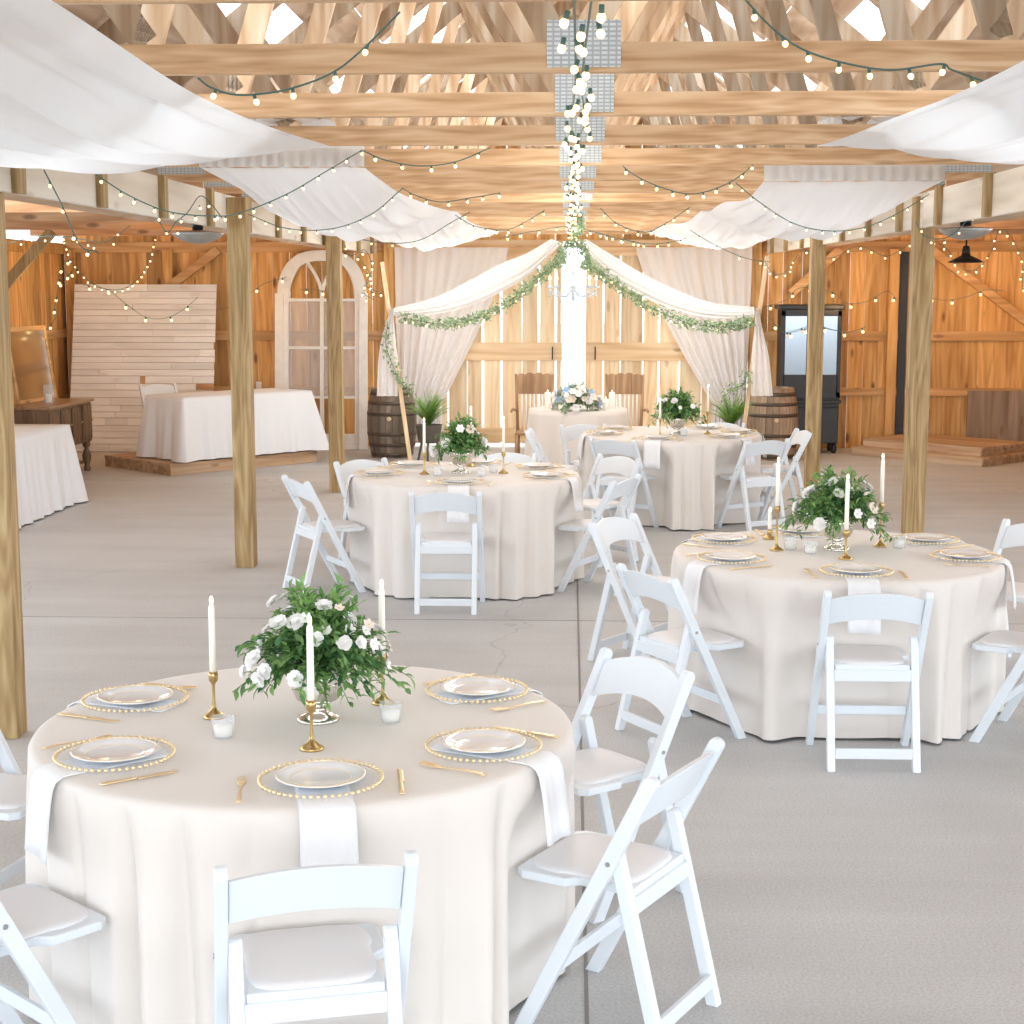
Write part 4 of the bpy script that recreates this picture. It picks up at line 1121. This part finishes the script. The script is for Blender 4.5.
t = thing('leaning_mirror', 'tall narrow mirror leaning on the dresser against the left wall', 'mirror', (-5.80, 17.22, .81), radians(84)); t.rotation_euler = (radians(-8), 0, radians(84))
m2 = MB()
for b in ((-.47, 0, .39, .05, .03, .83), (.47, 0, .39, .05, .03, .83), (0, 0, .0, .90, .03, .05), (0, 0, .78, .90, .03, .05)): m2.box(b[:3], b[3:])
m2.build('frame', W_rail, t, bev=.004); MB().box((0, -.004, .39), (.90, .006, .74)).build('glass', M_mirror, t)
t = thing('glass_lantern', 'clear glass cylinder with candles standing on the dresser', 'candle holder', (-5.55, 16.85, .80))
MB().lathe([(.001, .004), (.055, .004), (.055, .20), (.052, .20), (.052, .01), (.001, .01)], n=24).build('cylinder', M_votive, t)
MB().lathe([(.001, .01), (.03, .01), (.03, .10), (.001, .10)], n=16).build('candle', M_wax, t)
# black cabinet
def cabinet():
    t = thing('black_cabinet', 'tall black cabinet with mirrored doors behind the right post', 'cabinet', (2.93, 19.95, 0)); W, D, H = .76, .42, 1.82
    m2 = MB(); m2.box((0, 0, H / 2 + .06), (W - .04, D - .02, H - .14)); m2.build('case', M_black, t, bev=.006)
    MB().box((0, -.01, H - .03), (W + .04, D + .04, .06)).build('cornice', M_black, t, bev=.012)
    for sx in (-1, 1):
        d = MB(); x = sx * .185
        for b in ((x - .155, 1.2), (x + .155, 1.2)): d.box((b[0], -D / 2 - .01, 1.22), (.05, .022, 1.06))
        for z in (.72, 1.72): d.box((x, -D / 2 - .01, z), (.36, .022, .08))
        d.box((x, -D / 2 - .01, .86), (.30, .022, .22)); d = d.build('door', M_black, t, bev=.004)
        MB().box((x, -D / 2 - .002, 1.33), (.27, .01, .72)).build('mirror_pane', M_mirrord, d)
        MB().ball((sx * .03, -D / 2 - .03, 1.1), .012, 8, 6).build('knob', M_brass, d)
        MB().box((x, -D / 2 - .012, .35), (.34, .022, .44)).build('lower_door', M_black, t, bev=.01)
    MB().box((0, -.02, .64), (W, D + .06, .04)).build('shelf', M_black, t, bev=.008)
    for sx in (-1, 1):
        for sy in (-1, 1): MB().lathe([(.001, 0), (.025, 0), (.035, .04), (.03, .14), (.001, .14)], (sx * (W / 2 - .06), sy * (D / 2 - .05), 0), 12).build('foot', M_black, t)
cabinet()
# barn lamps
def lamp(x, y, z, r, lb, hang):
    t = thing('barn_lamp', lb, 'lamp', (x, y, z), 0, 'metal barn lamps')
    if hang > .2: MB().lathe([(.04, .10), (.05, .06), (r * .55, .035), (r, -.01), (r, -.018), (r * .5, .02), (.03, .045)], n=32).build('shade', M_blackm, t)
    else: MB().lathe([(.04, .045), (r * .6, .04), (r, .03), (r, .022), (r * .8, -.012), (r * .45, -.04), (.03, -.05), (.001, -.05)], n=32).build('shade', M_alu, t)
    MB().lathe([(.001, .17), (.035, .16), (.045, .10), (.04, .05), (.001, .05)], n=20).build('housing', M_blackm, t)
    MB().tube([(0, 0, .15), (0, 0, .15 + hang)], .010, 8).build('stem', M_blackm, t)
    MB().ball((0, 0, .02), .03, 12, 8).build('bulb', M_china, t)
lamp(4.27, 17.7, 2.31, .19, 'black metal barn lamp hanging before the right rear wall', .35)
lamp(-2.78, 12.0, 2.40, .19, 'dull metal dish lamp under the left header', .25 - .1)
lamp(2.86, 11.9, 2.42, .19, 'dull metal dish lamp under the right header', .25 - .1)
# small outlet boxes / cable
o = MB().box((-3.98, BW - .05, .78), (.07, .04, .11)).build('outlet_box', M_china, bev=.004); tag(o, 'small pale outlet box on the back wall left of the gothic frame', 'outlet')

# ------------------------------------------------------------------ string lights
BP = {}
def bulb_proto(size, kind):
    key = (size, kind)
    if key not in BP:
        m2 = MB(); m2.cm = 1; m2.tube([(0, 0, 0), (0, 0, -size * .9)], size * .30, 6); m2.cm = 0; m2.ball((0, 0, -size * 1.3), size * .50, 8, 6, (1, 1, 1.15))
        BP[key] = m2
    return BP[key]
MESH = {}
def lights(label, pts, spacing, size=.022, mat=M_bulb, jit=.0, group='string lights', r=.0032, n=8, cm=M_cord):
    P = cat_path(pts, n); o0 = P[0].copy()
    t = thing('string_lights', label, 'string lights', o0, 0, group)
    MB().tube([p - o0 for p in P], r, 5).build('cord', cm, t)
    acc = spacing * .5; cnt = 0
    for i in range(len(P) - 1):
        a, b = P[i], P[i + 1]; d = (b - a).length
        while acc < d and cnt < 98:
            p = a.lerp(b, acc / d) - o0
            key = (size, mat.name)
            if key not in MESH:
                o = bulb_proto(size, mat.name).build('bulb', [mat, cm], t); MESH[key] = o.data
            else:
                o = bpy.data.objects.new('bulb', MESH[key]); COL.objects.link(o); o.parent = t
            o.location = p + Vector((random.uniform(-jit, jit), random.uniform(-jit, jit), random.uniform(-jit, 0)))
            o.rotation_euler = (random.uniform(-.4, .4), random.uniform(-.4, .4), 0)
            acc += spacing * random.uniform(.8, 1.2); cnt += 1
        acc -= d
A = lambda L_, Y: [at(x, y, Y if not isinstance(Y, (list, tuple)) else Y[i]) for i, (x, y) in enumerate(L_)]
def lin(a, b, n): return [a + (b - a) * i / (n - 1) for i in range(n)]
lights('string of warm bulbs along the ridge line, nearer half', [(-.0, 3.2, 2.69), (.01, 5.0, 2.66), (.0, 6.3, 2.65), (.02, 7.6, 2.66), (.01, 10, 2.66)], .20, .022, jit=.035)
lights('second string of warm bulbs twined along the ridge, nearer half', [(.05, 3.4, 2.70), (.03, 5.0, 2.65), (.05, 6.3, 2.66), (.02, 7.6, 2.65), (.04, 11, 2.65)], .26, .022, jit=.03)
lights('string of warm bulbs along the ridge line, farther half', [(.01, 10, 2.66), (.03, 13, 2.65), (.01, 16, 2.65), (.02, 18.9, 2.64)], .13, .020, jit=.05)
lights('swag of bulbs crossing the first beams at the upper left', A([(198, 78), (212, 88), (240, 95), (285, 90), (330, 74), (362, 50), (400, 12)], 4.95), .13, .018)
lights('swag of bulbs crossing the first beam at the upper right', A([(742, -4), (770, 26), (800, 48), (840, 62), (890, 70), (940, 64), (952, 70), (985, 82)], 4.9), .105, .018)
lights('swag of bulbs between beams at the centre right', A([(610, 152), (630, 172), (660, 187), (692, 194), (722, 186), (745, 172), (766, 150)], lin(9, 9.4, 7)), .10, .018)
lights('swag of bulbs from the left drape toward the ridge', A([(362, 150), (385, 160), (420, 166), (455, 162), (490, 148)], 8.6), .14, .018)
lights('dark cord of small bulbs over the near left header to the drape', A([(92, 172), (130, 196), (170, 212), (215, 216), (240, 213), (285, 195), (325, 172), (362, 150)], lin(7, 8.6, 8)), .12, .014)
lights('dark cord of bulbs dropping from the near left header', A([(44, 170), (62, 205), (80, 245), (98, 252)], 7.2), .11, .016)
lights('dark cord of small bulbs crossing the left second drape', A([(248, 214), (285, 228), (330, 229), (370, 215), (403, 188)], lin(11, 9.8, 5)), .14, .014)
lights('dark cord of small bulbs under the left second drape, farther back', A([(345, 236), (385, 243), (420, 240), (452, 222), (470, 212)], 13.2), .16, .016)
lights('swag of bulbs on the far beams left of the ridge', A([(402, 188), (415, 195), (440, 202), (470, 198), (500, 193)], 10.5), .13, .018)
lights('dense swag of bulbs on the farthest beams left of the ridge', A([(455, 215), (475, 226), (505, 230), (525, 222), (545, 210)], 14), .11, .020)
lights('dark cord of small bulbs crossing the right second drape', A([(736, 183), (762, 204), (795, 224), (830, 231), (865, 227), (900, 212), (945, 184)], lin(9.9, 11.3, 7)), .14, .014)
lights('second cord of small bulbs at the end of the right drape', A([(690, 230), (715, 245), (745, 258), (770, 262)], 15), .2, .018)
lights('swag of bulbs on the far beams right of the ridge', A([(600, 208), (618, 224), (645, 232), (668, 222), (690, 207)], 13), .11, .020)
lights('dense swag of bulbs at the farthest beams right of the ridge', A([(596, 232), (625, 240), (652, 244), (680, 240), (705, 232)], 16.5), .12, .022)
lights('swag of bulbs over the far beams at the centre', A([(500, 238), (530, 232), (572, 226), (600, 234), (640, 243)], 16.2), .16, .022)
lights('string of large bulbs across the whitewashed backdrop', A([(60, 268), (80, 283), (108, 290), (126, 304), (146, 317), (166, 318), (184, 309), (198, 297)], 19.4), .26, .034)
lights('dense fairy lights looped above the backdrop', A([(62, 238), (72, 262), (88, 280), (106, 289), (125, 288), (140, 276), (150, 258), (156, 236)], 18.2), .075, .020, M_bulbw)
lights('fairy lights hanging from the left aisle ceiling', A([(0, 246), (20, 240), (45, 236), (75, 238), (105, 242), (130, 226)], 13), .11, .016, M_bulbw, jit=.03)
lights('bulbs hanging down the left wall above the mirror', A([(60, 275), (58, 290), (55, 305), (53, 322), (40, 333), (24, 330), (12, 345)], 18.6), .17, .032)
lights('bulbs clustered before the left wall above the dresser', A([(75, 268), (66, 277), (58, 279), (66, 262), (78, 258)], 18.6), .14, .032)
lights('single strand of bulbs on the back wall beside the gothic frame', A([(218, 310), (238, 303), (262, 285), (286, 277)], 20.0), .42, .034)
lights('bulbs hung inside the gothic window frame', A([(300, 290), (311, 289), (323, 291), (335, 290)], 19.6), .17, .032)
lights('fairy lights twined on the left header above the gothic frame', A([(340, 232), (350, 255), (365, 250), (372, 268), (366, 285), (378, 292)], 16.6), .09, .022, M_bulbw, jit=.03)
lights('cluster of fairy lights left of the arch', A([(362, 262), (370, 275), (364, 292), (374, 300)], 17.4), .08, .022, M_bulbw, jit=.04)
lights('string of warm bulbs on the back wall right of the black cabinet', A([(760, 308), (786, 300), (800, 288), (830, 291), (847, 303), (868, 301), (887, 291), (897, 300)], 20.1), .27, .034)
lights('lower string of warm bulbs across the black cabinet and wall rail', A([(770, 318), (783, 332), (794, 332), (816, 326), (834, 330), (849, 332), (866, 327)], 19.6), .21, .034)
lights('string of warm bulbs on the rear wall right of the post', A([(920, 292), (941, 300), (966, 297), (985, 290), (1004, 291)], 20.0), .32, .034)
lights('fairy lights along the top of the right rear wall', A([(800, 248), (830, 258), (858, 246), (885, 256), (900, 250), (915, 240)], 19), .16, .022, M_bulbw)
lights('fairy lights looped round the black barn lamp', A([(930, 238), (948, 250), (955, 264), (970, 271), (985, 262), (994, 245), (1000, 228), (1012, 238), (1022, 262), (1022, 290)], 17.3), .10, .020, M_bulbw, jit=.02)
lights('fairy lights drooping from the right header by the post', A([(916, 222), (925, 236), (945, 238), (962, 226), (975, 205), (985, 182), (996, 172)], 10.5), .10, .013, M_bulbw, jit=.02)
lights('looped fairy lights under the right header before the curtain', A([(765, 262), (772, 272), (782, 274), (792, 264), (798, 254)], 17.4), .07, .018, M_bulbw, jit=.02)
lights('sparse bulbs along the left header near the drape', A([(152, 205), (166, 232), (176, 222), (188, 212), (200, 196), (212, 205), (222, 218)], 10), .11, .015, M_bulbw, jit=.03)

lights('fairy lights wound in the left arch garland', g([(566, 258), (545, 272), (515, 297), (482, 316), (445, 324), (403, 318)]), .13, .020, M_bulbw, jit=.03)
lights('fairy lights wound in the right arch garland', g([(584, 262), (605, 276), (640, 301), (685, 322), (725, 327), (752, 320)]), .13, .020, M_bulbw, jit=.03)
# ------------------------------------------------------------------ light
w = bpy.data.worlds.new('sky'); scene.world = w; w.use_nodes = True
bg = w.node_tree.nodes['Background']; bg.inputs[0].default_value = (.90, .95, 1, 1); bg.inputs[1].default_value = 2.2
def area(loc, rot, sx, sy, e, col):
    l = bpy.data.lights.new('daylight', 'AREA'); l.shape = 'RECTANGLE'; l.size = sx; l.size_y = sy; l.energy = e; l.color = col
    o = bpy.data.objects.new('daylight', l); COL.objects.link(o); o.location = loc; o.rotation_euler = rot
def point(loc, e, col, r=.1):  # glow of the wall bulbs, and added fill lamps without a fixture
    l = bpy.data.lights.new('bulb_and_fill_glow', 'POINT'); l.energy = e; l.color = col; l.shadow_soft_size = r
    o = bpy.data.objects.new('bulb_and_fill_glow', l); COL.objects.link(o); o.location = loc
area((0, -4.5, 2.6), (radians(82), 0, 0), 13, 4, 80, (.66, .83, 1))
sl = bpy.data.lights.new('sky_glow', 'SUN'); sl.energy = 1.2; sl.angle = radians(50); sl.color = (.84, .92, 1)
so = bpy.data.objects.new('sky_glow', sl); COL.objects.link(so); so.rotation_euler = (radians(90 - 5), 0, radians(4))
area((-9, 4.5, 2.2), (0, radians(-82), 0), 3, 13, 185, (.66, .83, 1))
area((9, 4.5, 2.2), (0, radians(82), 0), 3, 13, 170, (.76, .89, 1))
WARM = (1, .62, .28)
for sx in (-1, 1):
    for y, e in ((8.5, 22), (12.6, 26)): point((sx * 4.4, y, 2.2), e, (.90, .95, 1), .3)  # added cool fill to lift the aisle floors, no fixture there
for x, y, z, e in ((-5.4, 19.0, 2.3, 7), (-5.7, 17.6, 1.9, 6), (-3.6, 19.3, 2.0, 8), (3.3, 19.3, 1.9, 12), (4.9, 19.4, 2.0, 16), (-4.2, 16.5, 2.3, 8), (4.2, 16.5, 2.3, 8)):
    point((x, y, z), e, WARM, .08)
for y, e in ((8.2, 16), (12.0, 24), (15.6, 30)): point((.0, y, 2.35), e, (1, .93, .84), .2)  # added fill lamps down the nave
for sx in (-1, 1): point((sx * 1.5, 19.3, 1.3), 12, (1, .98, .94), .2); point((sx * 1.3, 17.1, 2.1), 36, (1, .95, .88), .2)  # added fill to whiten the back curtains and swags
for y, e in ((6, 14), (10, 22), (14, 24), (18, 30)): point((.0, y, 3.6), e, (1, .96, .90), .25)  # added fill above the chords to brighten trusses and roof boards
for sx in (-1, 1):
    for y, e in ((2.6, 13), (5.4, 13), (11.3, 13), (15.5, 13)): point((sx * 1.9, y, 3.15), e, (.86, .93, 1), .3)  # added cool fill shining down through the ceiling drapes
scene.view_settings.view_transform = 'Standard'
scene.view_settings.look = 'None'
scene.view_settings.exposure = 0.2
scene.cycles.use_denoising = True
scene.cycles.max_bounces = 8
scene.cycles.transparent_max_bounces = 12
scene.cycles.sample_clamp_indirect = 6
